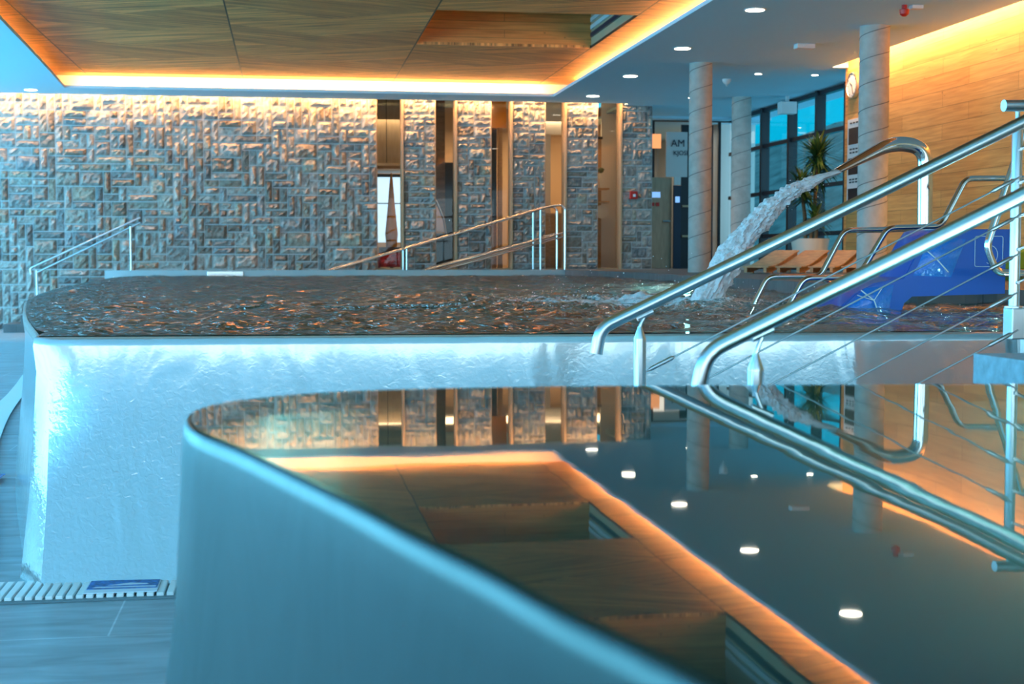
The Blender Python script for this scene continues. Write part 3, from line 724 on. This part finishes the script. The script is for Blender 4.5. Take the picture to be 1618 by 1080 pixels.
# ------------------------------------------------------------------ stepped chrome rails of the pool steps
def chrome_rail(pts, Y, name, label, group, r=.0185, extra=()):
    t = thing(name, label, 'grab rail', (pts[0][0], Y, .9), group)
    b = nb(); tube(b, fillet([(x, Y, z) for x, z in pts], .05, 6), r, 16); obj('rail_tube', b, M['chrome'], t, True)
    for e in extra:
        b = nb(); tube(b, fillet([(x, Y, z) for x, z in e], .04, 5), r * .95, 14); obj('leg', b, M['chrome'], t, True)
    return t
chrome_rail([(2.90, .88), (3.03, 1.13), (3.38, 1.13), (3.54, 1.425), (4.16, 1.44), (4.3, 1.45)], 8.75, 'stepped_grab_rail', 'stepped chrome grab rail in the pool, the farther and more leftward of the pair', 'stepped chrome grab rails', extra=([(3.38, 1.13), (3.44, 1.09), (3.6, .9)],))
chrome_rail([(3.01, .88), (3.15, 1.125), (3.50, 1.125), (3.69, 1.435), (4.04, 1.445), (4.20, 1.745), (4.9, 1.755)], 8.42, 'stepped_grab_rail', 'stepped chrome grab rail climbing over the blue slide, the nearer of the pair', 'stepped chrome grab rails', extra=([(3.50, 1.125), (3.60, 1.07), (3.72, .9)],))
chrome_rail([(4.16, 2.02), (4.11, 1.86), (3.925, 1.31), (3.99, 1.165), (4.5, 1.15)], 7.6, 'loop_grab_rail', 'bent chrome loop rail in front of the symbol on the blue slide', None, .022, extra=([(4.5, 1.15), (4.5, .9)], [(4.16, 2.02), (4.8, 2.05), (4.8, .9)]))

# ------------------------------------------------------------------ blue slide
t = thing('pool_slide', 'royal blue plastic pool slide with a white swimmer symbol at the pool corner', 'slide', (3.8, 8.1, .9))
out = [(3.14, .86), (3.20, .95), (3.30, 1.04), (3.42, 1.10), (3.60, 1.135), (3.62, 1.17), (3.70, 1.32), (3.76, 1.405), (3.80, 1.42), (4.33, 1.42), (4.33, 1.34), (4.25, 1.22), (4.25, 1.035), (3.66, 1.02), (3.61, .98), (3.575, .86)]
b = nb(); prism(b, out, 7.98, 8.35, 'Y')
es = [e for e in b.edges if abs(e.verts[0].co.y - e.verts[1].co.y) < 1e-4]
bmesh.ops.bevel(b, geom=es, offset=.008, segments=2, affect='EDGES'); obj('slide_body', b, M['blue'], t, True)
b = nb()                                                               # wet chute face, dished into the body
def quad_dome(b, P, y, h, n=8):
    V = []
    for j in range(n + 1):
        row = []
        for i in range(n + 1):
            u, v = i / n, j / n
            x = (P[0][0] * (1 - u) + P[1][0] * u) * (1 - v) + (P[3][0] * (1 - u) + P[2][0] * u) * v
            z = (P[0][1] * (1 - u) + P[1][1] * u) * (1 - v) + (P[3][1] * (1 - u) + P[2][1] * u) * v
            row.append(b.verts.new((x, y - h * math.sin(PI * u) ** .7 * math.sin(PI * v) ** .7, z)))
        V.append(row)
    for j in range(n):
        for i in range(n): b.faces.new((V[j][i], V[j][i + 1], V[j + 1][i + 1], V[j + 1][i]))
quad_dome(b, [(3.66, 1.145), (3.90, 1.135), (3.99, 1.36), (3.77, 1.385)], 7.979, .03); obj('chute_panel', b, M['blue2'], t, True, 'wet lighter blue dished face')
b = nb(); quad_dome(b, [(3.20, .90), (3.50, .88), (3.54, 1.09), (3.36, 1.07)], 7.979, .03); obj('chute_lip', b, M['blue2'], t, True, 'wet lighter blue outlet lip')
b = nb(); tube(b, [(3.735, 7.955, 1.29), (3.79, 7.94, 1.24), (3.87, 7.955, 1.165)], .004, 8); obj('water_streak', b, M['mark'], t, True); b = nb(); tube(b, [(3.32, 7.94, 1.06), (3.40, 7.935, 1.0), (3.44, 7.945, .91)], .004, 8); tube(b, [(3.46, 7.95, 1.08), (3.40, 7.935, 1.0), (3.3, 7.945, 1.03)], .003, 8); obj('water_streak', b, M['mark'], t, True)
b = nb()                                                               # symbol: rounded frame, arc, zig-zag arm
def rr(cx, cz, hw, hh, r, y):
    P = []
    for qx, qz, a0 in ((1, 1, 0), (-1, 1, 90), (-1, -1, 180), (1, -1, 270)):
        for k in range(6): a = math.radians(a0 + 18 * k); P.append((cx + qx * (hw - r) + r * math.cos(a), y, cz + qz * (hh - r) + r * math.sin(a)))
    return P + [P[0]]
SXc, SZc = 4.135, 1.288
tube(b, rr(SXc, SZc, .089, .09, .012, 7.975), .0022, 6)
tube(b, [(SXc + .01 + .046 * math.cos(math.radians(a)), 7.975, SZc - .02 + .054 * math.sin(math.radians(a))) for a in range(-120, 92, 8)], .0022, 6)
tube(b, [(SXc - .01, 7.975, SZc + .06), (SXc - .012, 7.975, SZc + .045), (SXc - .024, 7.975, SZc + .0), (SXc + .014, 7.975, SZc - .012), (SXc + .0, 7.975, SZc + .032)], .0018, 6)
obj('symbol', b, M['mark'], t, False, 'white line symbol in a rounded square')
for z in (1.395, 1.345):
    b = nb(); lathe(b, [(.007, -.006), (.007, .0), (.004, .003)], (4.268, 7.976, z), 12, 'Y'); obj('screw', b, M['chrome'], t)

# ------------------------------------------------------------------ far handrails
def ramp_rail(Y, label):
    t = thing('ramp_handrail', label, 'handrail', (4.86, Y, 1.04), 'handrails of the ramp by the stone wall')
    b = nb(); tube(b, fillet([(.45, Y, .95), (4.62, Y, 2.165), (4.80, Y, 2.18), (4.86, Y, 2.12), (4.86, Y, 1.04)], .06), .02, 12); obj('top_rail', b, M['chrome'], t, True)
    for dz in (0, -.07):
        b = nb(); tube(b, [(2.0, Y, .93 + dz), (4.86, Y, 1.70 + dz)], .017, 10); obj('lower_rail', b, M['chrome'], t, True)
    for x in (2.05, 4.42):
        b = nb(); tube(b, [(x, Y, max(0.0, (x - .2) * .247) if x < 4.4 else 1.04), (x, Y, .95 + (x - .45) * .2914)], .019, 10); obj('post', b, M['tube'], t, True)
    return t
ramp_rail(24.88, 'long sloping steel handrail before the stone piers, the one nearer the pool rim')
ramp_rail(25.65, 'long sloping steel handrail before the stone piers, the one close to the wall')
t = thing('step_handrail', 'short double steel handrail sloping down in front of the left stone wall', 'handrail', (-2.6, 25.0, 0))
b = nb(); tube(b, fillet([(-4.27, 24.95, .97), (-4.29, 24.95, 1.07), (-2.47, 24.95, 1.93)], .05), .02, 12); obj('top_rail', b, M['tube'], t, True)
b = nb(); tube(b, [(-4.2, 24.95, .99), (-2.47, 24.95, 1.845)], .019, 12); obj('lower_rail', b, M['tube'], t, True)
for x, z0 in ((-4.18, 0), (-2.61, 1.04)):
    b = nb(); tube(b, [(x, 24.95 if z0 == 0 else 24.72, z0), (x, 24.95 if z0 == 0 else 24.74, 1.07 + (x + 4.29) * .4725 - .09)], .019, 10); obj('post', b, M['tube'], t, True)

# ------------------------------------------------------------------ columns
def column(x, y, r, label, z1=CZ):
    t = thing('concrete_column', label, 'column', (x, y, 1.04), 'round concrete columns')
    b = nb(); lathe(b, [(r, 1.04), (r, z1)], (x, y, 0), 40); obj('shaft', b, M['concrete'], t, True)
    b = nb(); pts = []; n = 0; turns = (z1 - 1.04) / .30
    for k in range(int(turns * 28)):
        a = 2 * PI * k / 28 + .6; pts.append((x + (r + .0005) * math.cos(a), y + (r + .0005) * math.sin(a), 1.1 + .30 * k / 28))
    tube(b, [p for p in pts if p[2] < z1], .0045, 5); obj('spiral_seam', b, M['seam'], t)
column(5.92, 20.1, .165, 'slim spiral-seamed concrete column left of the falling water jet')
column(7.07, 16.6, .18, 'thickest spiral-seamed concrete column in front of the timber wall')
column(7.87, 24.2, .17, 'rearmost concrete column beside the glazed wall')

# ------------------------------------------------------------------ ceiling fittings
def downlight(x, y, r, label, group, z=CZ):
    t = thing('ceiling_spotlight', label, 'ceiling light', (x, y, z), group)
    b = nb(); lathe(b, [(r * 1.15, z), (r * 1.15, z - .008), (r, z - .01)], (x, y, 0), 24); obj('ring', b, M['lampring'], t)
    b = nb(); lathe(b, [(r, z - .0102), (r, z - .013)], (x, y, 0), 24); obj('lamp', b, M['lamp'], t)
    d = bpy.data.lights.new('spot_glow', 'SPOT'); d.energy = 7; d.color = (1, .85, .65); d.spot_size = 1.7; d.spot_blend = .7; d.shadow_soft_size = .08
    o = bpy.data.objects.new('spot_glow', d); C.objects.link(o); o.location = (x, y, z - .03)
seq = ['fourth from the front in the row right of the wooden ceiling, farthest one', 'third, second farthest in the row right of the wooden ceiling', 'second of the row visible right of the wooden ceiling', 'largest, nearest visible in the row right of the wooden ceiling', 'mirrored in the still pool only, first beyond the picture top', 'mirrored in the still pool low down, second beyond the picture top']
seq = ['round white downlight in the ceiling, farthest of the row beside the wooden ceiling', 'round white downlight in the ceiling, second farthest of the row beside the wooden ceiling', 'round white downlight in the ceiling, second nearest of the row beside the wooden ceiling', 'large round white downlight near the top edge left of the thick column', 'round downlight above the picture, seen only as the lowest light mirrored in the still pool', 'round downlight over the pool slide, above the top of the picture']
for k, y in enumerate((24.34, 21.6, 18.66, 15.66, 12.66)): downlight(5.24, y, .105, seq[k], 'downlights beside the wooden ceiling')
downlight(-4.21, 24.9, .10, 'lone round downlight in the ceiling above the left stone wall', None)
for x, y, s in ((7.10, 21.04, 'left of the window tops, nearer the slim column'), (8.0, 21.03, 'close to the corner of the timber wall'), (7.0, 24.34, 'farthest, above the glazed wall corner')):
    downlight(x, y, .05, 'small round spotlight in the grey ceiling ' + s, 'small ceiling spotlights')
for x, y, s in ((7.1, 29, 'nearest in the lobby behind the glass'), (6.95, 31, 'middle one in the lobby behind the glass'), (7.5, 30.2, 'rightmost in the lobby behind the glass')):
    downlight(x, y, .06, 'small round spotlight ' + s, 'lobby spotlights', 4.0)
t = thing('smoke_detector', 'small white smoke detector on the ceiling right of the slim column', 'smoke detector', (6.84, 21.79, CZ))
b = nb(); lathe(b, [(.07, CZ), (.07, CZ - .03), (.045, CZ - .07), (.02, CZ - .09)], (6.84, 21.79, 0), 20); obj('detector_body', b, M['offwhite'], t, True)
b = nb(); lathe(b, [(.012, CZ - .09), (.012, CZ - .11)], (6.84, 21.79, 0), 12); obj('sensor_tip', b, M['lampring'], t)
t = thing('emergency_light', 'flat white emergency light bar mounted on the grey ceiling', 'emergency light', (6.74, 18.1, CZ))
b = nb(); box(b, 6.61, 6.86, 18.02, 18.16, CZ - .06, CZ, .01); obj('housing', b, M['offwhite'], t)
b = nb(); box(b, 6.70, 6.84, 18.015, 18.02, CZ - .045, CZ - .02); obj('lens', b, M['lampring'], t)
t = thing('alarm_beacon', 'red fire alarm beacon hanging from the ceiling at the top edge', 'alarm', (6.81, 15.14, CZ))
b = nb(); lathe(b, [(.03, CZ), (.03, CZ - .04), (.055, CZ - .05), (.05, CZ - .1), (.02, CZ - .125)], (6.79, 15.14, 0), 20); obj('red_dome', b, M['red'], t, True)
b = nb(); box(b, 6.87, 7.0, 15.1, 15.2, CZ - .04, CZ, .006); obj('junction_box', b, M['offwhite'], t)
t = thing('ceiling_speaker', 'white box loudspeaker under the ceiling at the window wall', 'loudspeaker', (8.6, 23.9, 3.9))
b = nb(); box(b, 8.45, 8.74, 23.8, 24.0, 3.74, 3.95, .015); obj('cabinet', b, M['offwhite'], t)
b = nb(); box(b, 8.57, 8.62, 23.87, 23.93, 3.95, CZ); obj('bracket', b, M['lampring'], t)

# ------------------------------------------------------------------ clock and notice board on the timber wall
t = thing('wall_clock', 'round white wall clock on the timber wall beside the thick column', 'clock', (8.2, 19.93, 3.76))
b = nb(); lathe(b, [(.19, 0), (.19, -.06), (.175, -.065), (.17, -.05)], (8.2, 19.93, 3.76), 32, 'X'); obj('rim', b, M['tube'], t, True)
b = nb(); lathe(b, [(.171, -.045), (.171, -.052)], (8.2, 19.93, 3.76), 32, 'X'); obj('face', b, M['clockface'], t)
for a, l in ((60, .09), (200, .14)):
    b = nb(); tube(b, [(8.146, 19.93, 3.76), (8.146, 19.93 + l * math.sin(math.radians(a)), 3.76 + l * math.cos(math.radians(a)))], .006, 6); obj('hand', b, M['black'], t)
for k in range(12):
    a = k * PI / 6; b = nb(); box(b, 8.145, 8.149, 19.93 + .15 * math.sin(a) - .008, 19.93 + .15 * math.sin(a) + .008, 3.76 + .15 * math.cos(a) - .008, 3.76 + .15 * math.cos(a) + .008); obj('hour_mark', b, M['black'], t)
t = thing('notice_board', 'tall white notice board with three dark pictures on the timber wall', 'notice board', (8.19, 19.8, 2.0))
b = nb(); box(b, 8.16, 8.19, 19.50, 20.1, 1.98, 3.27, .004); obj('board', b, M['offwhite'], t)
for z in (2.02, 2.46, 2.9):
    b = nb(); box(b, 8.152, 8.158, 19.56, 20.04, z, z + .24); obj('picture', b, M['black'], t)
for z in (2.34, 2.38, 2.77, 2.82, 3.2):
    for k in range(4):
        b = nb(); box(b, 8.154, 8.159, 19.6 + k * .11, 19.67 + k * .11, z, z + .022); obj('text_line', b, M['black'], t)

# ------------------------------------------------------------------ wooden loungers on the deck
def make_lounger():
    t = thing('wooden_lounger', '', 'lounger', (0, 0, 0), 'wooden loungers on the upper deck')
    prof = [(0, .10), (.25, .10), (.5, .12), (.8, .155), (1.1, .20), (1.4, .245), (1.7, .29), (1.95, .32)]
    def zz(x):
        for a, c in zip(prof, prof[1:]):
            if a[0] <= x <= c[0]: return a[1] + (c[1] - a[1]) * (x - a[0]) / (c[0] - a[0])
        return prof[-1][1]
    b = nb(); x = 0
    while x < 1.93: 
        z = zz(x + .02); box(b, x, x + .048, -.175, .175, z - .022, z, .003); x += .062
    obj('slats', b, M['lounger'], t)
    for s in (-1, 1):
        b = nb(); P = [(x_, z_ - .022) for x_, z_ in prof] + [(x_, z_ - .085) for x_, z_ in prof[::-1]]; prism(b, P, s * .13 - .02, s * .13 + .02, 'Y'); obj('side_rail', b, M['lounger'], t)
        for xl in (.34, 1.45):
            b = nb(); box(b, xl, xl + .06, s * .13 - .02, s * .13 + .02, 0, zz(xl) - .03); obj('leg', b, M['lounger'], t)
    return t
L0 = make_lounger()
spots = [(6.11, 18.15, 'left end of the row beside the water jet'), (6.53, 18.05, 'second from the left of the row'), (6.95, 17.95, 'third from the left, just before the thick column'), (7.37, 17.85, 'behind the base of the thick column'), (7.2, 15.2, 'right of the thick column, behind the blue slide'), (7.25, 13.2, 'last before the right edge, behind the slide')]
for i, (x, y, s) in enumerate(spots):
    lab = 'pale slatted wooden lounger, ' + s
    if i == 0: L0.location = (x, y, 1.04); L0.rotation_euler = (0, 0, math.radians(58)); L0['label'] = lab
    else: dup(L0, (x, y, 1.04), math.radians(58 if i < 4 else 30), lab)
for x, y, s in ((6.6, 12.7, 'seen left of the spout post above the slide'), (7.1, 11.6, 'big, seen right of the chrome loop rail')):
    t = thing('beanbag', 'soft green beanbag ' + s, 'beanbag', (x, y, 1.04), 'green beanbags')
    r = .38 if x < 7 else .34
    b = nb(); lathe(b, [(.0, 1.04), (r * .8, 1.045), (r, 1.15), (r * .95, 1.3), (r * .6, 1.42 + (x > 7) * .06), (0.01, 1.46 + (x > 7) * .06)], (x, y, 0), 28); obj('cushion_body', b, M['green'], t, True)
    b = nb(); lathe(b, [(.03, 1.455 + (x > 7) * .06), (.02, 1.475 + (x > 7) * .06)], (x, y, 0), 12); obj('top_knot', b, M['green'], t)

# ------------------------------------------------------------------ potted yucca
t = thing('potted_yucca', 'tall spiky yucca in a white bowl pot in front of the blue windows', 'potted plant', (7.85, 20.75, 1.04))
b = nb(); lathe(b, [(.17, 1.04), (.24, 1.2), (.285, 1.50), (.30, 1.54), (.27, 1.54), (.25, 1.47), (0.01, 1.46)], (7.85, 20.75, 0), 32); obj('pot', b, M['pot'], t, True)
stems = [((7.85, 20.75), (7.93, 20.7, 2.78)), ((7.80, 20.8), (7.70, 20.75, 2.32)), ((7.9, 20.7), (7.88, 20.6, 1.82))]
rnd = random.Random(3)
for (bx, by), (hx, hy, hz) in stems:
    b = nb(); tube(b, [(bx, by, 1.44), ((bx + hx) / 2 + .02, (by + hy) / 2, (1.44 + hz) / 2), (hx, hy, hz)], [.035, .03, .025], 10); obj('stem', b, M['trunk'], t, True)
heads = [(stems[0][1], 95, .50), (stems[1][1], 70, .40), (stems[2][1], 50, .36), ((7.96, 20.72, 2.55), 40, .42), ((7.76, 20.72, 2.15), 40, .36)]
for (hx, hy, hz), n, ln in heads:
    for part_, mm, frac in (('leaves', M['leaf'], .8), ('young_leaves', M['leaf2'], .2)):
        b = nb()
        for k in range(int(n * frac * 1.9)):
            az = rnd.uniform(0, 2 * PI); el = rnd.uniform(-.5, 1.35) if part_ == 'leaves' else rnd.uniform(.5, 1.4)
            L_ = ln * rnd.uniform(.7, 1.1); d = Vector((math.cos(az) * math.cos(el), math.sin(az) * math.cos(el), math.sin(el)))
            sd = d.cross(Vector((0, 0, 1))).normalized() * rnd.uniform(.014, .021)
            o0 = Vector((hx, hy, hz + rnd.uniform(-.08, .06)))
            V = []
            for q in range(5):
                s = q / 4; c_ = o0 + d * L_ * s + Vector((0, 0, -.16 * L_ * s * s * 1.6)); w_ = math.sin(PI * min(.97, .12 + s * .88)) ** .7
                V.append((b.verts.new(c_ + sd * w_), b.verts.new(c_ - sd * w_)))
            for a, c in zip(V, V[1:]): b.faces.new((a[0], a[1], c[1], c[0]))
        obj(part_, b, mm, t)

# ------------------------------------------------------------------ things seen through the openings between the piers
b = nb(); box(b, 1.0, 6.5, 29.6, 29.7, 1.04, 4.35); struct('wall_corridor', b, M['tan'])
b = nb(); box(b, 6.4, 6.46, 26.16, 33.5, 1.04, 4.35); struct('wall_lobby', b, M['tan'])
def simple(name, label, cat, parts, loc, group=None):
    t = thing(name, label, cat, loc, group)
    for pn, bm_, mm in parts: obj(pn, bm_, mm, t, False)
    return t
simple('corridor_window', 'bright daylight window seen through the leftmost opening between the stone piers', 'window', [('pane', box(nb(), 1.72, 2.6, 28.0, 28.03, 1.55, 2.82), M['sun']), ('frame', box(box(nb(), 1.68, 2.64, 27.98, 28.05, 2.82, 2.88), 1.68, 2.64, 27.98, 28.02, 2.3, 2.32), M['black'])], (2.1, 28, 1.04))
simple('curved_wall_panel', 'grey-brown wooden wall panel behind the leftmost opening, left edge painted as an amber glow', 'panel', [('board', box(nb(), 1.7, 2.5, 27.6, 27.64, 2.95, 4.3), M['door']), ('painted_glow_edge', box(nb(), 1.66, 1.70, 27.58, 27.62, 2.95, 3.75), M['amber'])], (2.1, 27.6, 2.95))  # amber strip paints a glow along the left edge of the board
t = simple('round_pendant', 'flat round wooden pendant disc with pale edge behind the leftmost opening', 'lamp', [('disc', lathe(nb(), [(.5, 2.88), (.48, 2.95), (.2, 3.02)], (1.85, 27.0, 0), 32), M['walnut']), ('edge', lathe(nb(), [(.51, 2.86), (.51, 2.89)], (1.85, 27.0, 0), 32), M['lampring']), ('cord', tube(nb(), [(1.85, 27, 3.0), (1.85, 27, 4.35)], .006, 6), M['black'])], (1.85, 27, 2.86))
t = simple('amber_vase', 'tall tapering amber glass shape standing behind the leftmost opening', 'vase', [('body', lathe(nb(), [(.10, 1.45), (.12, 1.7), (.07, 2.2), (.03, 2.7), (.01, 2.84)], (1.93, 26.9, 0), 20), M['amber']), ('stand', box(nb(), 1.7, 2.2, 26.7, 27.1, 1.3, 1.45), M['walnut']), ('foot', box(nb(), 1.9, 1.96, 26.87, 26.93, 1.04, 1.3), M['walnut'])], (1.93, 26.9, 1.04))
t = simple('red_armchair', 'low red patterned armchair behind the leftmost opening between the piers', 'armchair', [('seat', box(nb(), 1.66, 2.1, 26.3, 26.65, 1.08, 1.2, .03), M['sofa']), ('backrest', box(nb(), 1.66, 2.1, 26.6, 26.68, 1.15, 1.34, .03), M['sofa']), ('armrest', box(nb(), 1.62, 1.68, 26.3, 26.65, 1.06, 1.27, .02), M['sofa'])], (1.88, 26.45, 1.04))
simple('dark_cabinet', 'tall dark brown cabinet behind the second opening between the piers', 'cabinet', [('body', box(nb(), 2.6, 3.0, 27.4, 27.8, 1.6, 4.3), M['walnut']), ('plinth', box(nb(), 2.62, 3.2, 27.2, 27.8, 1.04, 1.6), M['black']), ('door', box(nb(), 3.0, 3.3, 27.7, 27.8, 1.6, 3.1), M['black'])], (2.9, 27.6, 1.04))
t = thing('arched_sculpture', 'orange glass fin with thin curved rod behind the second opening', 'sculpture', (2.75, 26.7, 1.6))
b = nb(); prism(b, [(2.64, 1.7), (2.92, 1.7), (2.88, 1.95), (2.78, 2.2), (2.66, 2.36)], 26.7, 26.73, 'Y'); obj('glass_fin', b, M['amber'], t)
b = nb(); tube(b, [(2.95, 26.7, 1.7), (2.9, 26.7, 2.0), (2.78, 26.7, 2.3), (2.66, 26.7, 2.45)], .008, 6); obj('rod', b, M['chrome'], t)
b = nb(); box(b, 2.6, 3.0, 26.6, 26.85, 1.04, 1.7); obj('pedestal', b, M['black'], t)
simple('glass_door_frame', 'wooden door frame with dark glass behind the third opening', 'door', [('frame', box(box(nb(), 3.96, 4.04, 26.9, 27.0, 1.04, 4.3), 3.80, 3.84, 26.9, 27.0, 1.04, 2.2), M['lounger']), ('dark_leaf', box(nb(), 3.7, 3.96, 27.1, 27.14, 1.9, 3.7), M['black']), ('lower_leaf', box(nb(), 3.7, 3.96, 27.1, 27.14, 1.04, 1.9), M['lounger']), ('header', box(nb(), 3.7, 4.1, 26.8, 27.2, 3.7, 4.3), M['amber'])], (3.9, 27, 1.04))
simple('tan_counter', 'plain tan reception counter front behind the fourth opening', 'counter', [('front', box(nb(), 4.5, 5.3, 26.6, 27.1, 1.04, 2.05), M['lounger']), ('top', box(nb(), 4.48, 5.32, 26.58, 27.1, 2.05, 2.09), M['tan'])], (4.9, 26.8, 1.04))
simple('corridor_post', 'narrow dark post beside a bright door behind the fourth opening', 'post', [('dark_strip', box(nb(), 4.76, 4.85, 27.5, 27.6, 2.09, 3.65), M['black']), ('light_strip', box(nb(), 4.86, 5.1, 27.6, 27.7, 2.09, 3.65), M['white']), ('lintel', box(nb(), 4.6, 5.4, 27.5, 27.7, 3.65, 4.3), M['white'])], (4.9, 27.6, 2.09))
simple('kitchen_door', 'tan door with dark top edge and shelf behind the fifth opening', 'door', [('leaf', box(nb(), 5.75, 6.05, 27.3, 27.35, 1.04, 3.55), M['lounger']), ('dark_edge', box(nb(), 5.72, 6.07, 27.28, 27.36, 3.55, 3.6), M['black']), ('side', box(nb(), 6.05, 6.4, 27.3, 27.35, 1.04, 4.3), M['white'])], (6, 27.3, 1.04))
t = thing('shelf_basket', 'small shelf with white box and woven round tray behind the fifth opening', 'shelf', (5.9, 26.9, 2.4))
b = nb(); box(b, 5.7, 6.08, 26.7, 27.0, 2.55, 2.58); box(b, 5.7, 6.08, 26.7, 27.0, 2.3, 2.33); obj('boards', b, M['lounger'], t)
b = nb(); box(b, 5.9, 5.99, 26.75, 26.9, 2.58, 2.86); obj('white_box', b, M['white'], t)
b = nb(); box(b, 5.72, 5.84, 26.75, 26.9, 2.58, 2.8); obj('dark_box', b, M['black'], t)
b = nb(); lathe(b, [(.13, 0), (.13, -.02), (.02, -.03)], (5.95, 26.8, 2.13), 24, 'Y'); obj('round_tray', b, M['white'], t)
b = nb(); bmesh.ops.create_icosphere(b, subdivisions=2, radius=.06, matrix=Matrix.Translation((5.93, 26.8, 2.92))); 
for v in b.verts: v.co += Vector((random.uniform(-.02, .02),) * 3)
obj('small_plant', b, M['leaf'], t)

# lobby behind the glass to the right of the last pier
simple('lobby_door', 'pale wooden door with lever handle right of the last stone pier', 'door', [('leaf', box(nb(), 7.10, 7.60, 27.78, 27.84, 1.04, 2.85), M['door']), ('handle', tube(nb(), [(7.42, 27.76, 1.98), (7.54, 27.74, 1.98), (7.57, 27.78, 1.98)], .018, 8), M['tube'])], (7.5, 27.75, 1.04))
simple('door_notice', 'small pale blue notice with red print on the pale wooden door', 'notice', [('sheet', box(nb(), 7.15, 7.36, 27.765, 27.775, 2.45, 2.56), M['notice_glow']), ('red_print', box(box(nb(), 7.17, 7.24, 27.765, 27.775, 2.28, 2.35), 7.27, 7.34, 27.765, 27.775, 2.28, 2.35), M['red'])], (7.3, 27.7, 2.3))
simple('dark_post_panel', 'dark navy panel with small blue sticker beside the pale door', 'panel', [('panel', box(nb(), 7.62, 7.77, 27.7, 27.76, 1.04, 2.69), M['dark']), ('sticker', box(nb(), 7.65, 7.74, 27.69, 27.7, 2.35, 2.47), M['notice_glow'])], (7.9, 27.7, 1.04))
t = simple('kiosk_sign', 'pale grey hanging sign panel with navy lettering left of the slim column', 'sign', [('panel', box(nb(), 7.46, 7.9, 27.72, 27.76, 2.86, 3.75), M['lampring']), ('lower_panel', box(nb(), 7.63, 7.77, 27.73, 27.76, 2.70, 2.86), M['offwhite'])], (7.8, 27.74, 2.83))
for s, sz, x, z in (('AM', .2, 7.70, 3.52), ('KJOSK', .125, 7.78, 3.33)):
    b = text_bm(s, sz); bmesh.ops.rotate(b, verts=b.verts, matrix=Matrix.Rotation(PI / 2, 3, 'X')); bmesh.ops.translate(b, verts=b.verts, vec=(x, 27.70, z)); obj('lettering', b, M['dark'], t)
simple('display_case', 'black glass-fronted case with thin shelves behind the slim column', 'cabinet', [('body', box(nb(), 7.79, 8.45, 27.77, 27.82, 1.04, 3.9), M['black']), ('shelf', box(box(nb(), 7.8, 8.3, 27.70, 27.77, 2.26, 2.3), 7.8, 8.3, 27.70, 27.77, 1.66, 1.7), M['tan'])], (8.3, 27.75, 1.04))
simple('wall_lamp', 'small square orange wall light beside the last stone pier', 'lamp', [('shade', box(nb(), 7.16, 7.34, 27.66, 27.72, 3.42, 3.7), pm('orange_glow', (.9, .4, .15), .5, emit=((1, .35, .12), .9))), ('bracket', box(nb(), 7.2, 7.3, 27.72, 27.9, 3.5, 3.6), M['black'])], (7.25, 27.7, 3.42))
simple('fire_call_point', 'small dark red fire alarm call point on the last stone pier', 'alarm', [('housing', box(nb(), 6.24, 6.38, 25.68, 25.745, 2.33, 2.47, .008), M['red']), ('button', box(nb(), 6.29, 6.34, 25.672, 25.68, 2.37, 2.42), M['mark'])], (6.31, 25.7, 2.33))

# hillside beyond the glazed wall
b = nb(); rws = []
for j in range(12):
    rws.append([b.verts.new((45 + j * 6, -20 + i * 12, -4 + j * 2.9 + mn.noise(Vector((i * .35, j * .4, 2))) * 1.6)) for i in range(40)])
for a, c in zip(rws, rws[1:]):
    for i in range(39): b.faces.new((a[i], c[i], c[i + 1], a[i + 1]))
struct('ground_hillside', b, M['hill'], True)
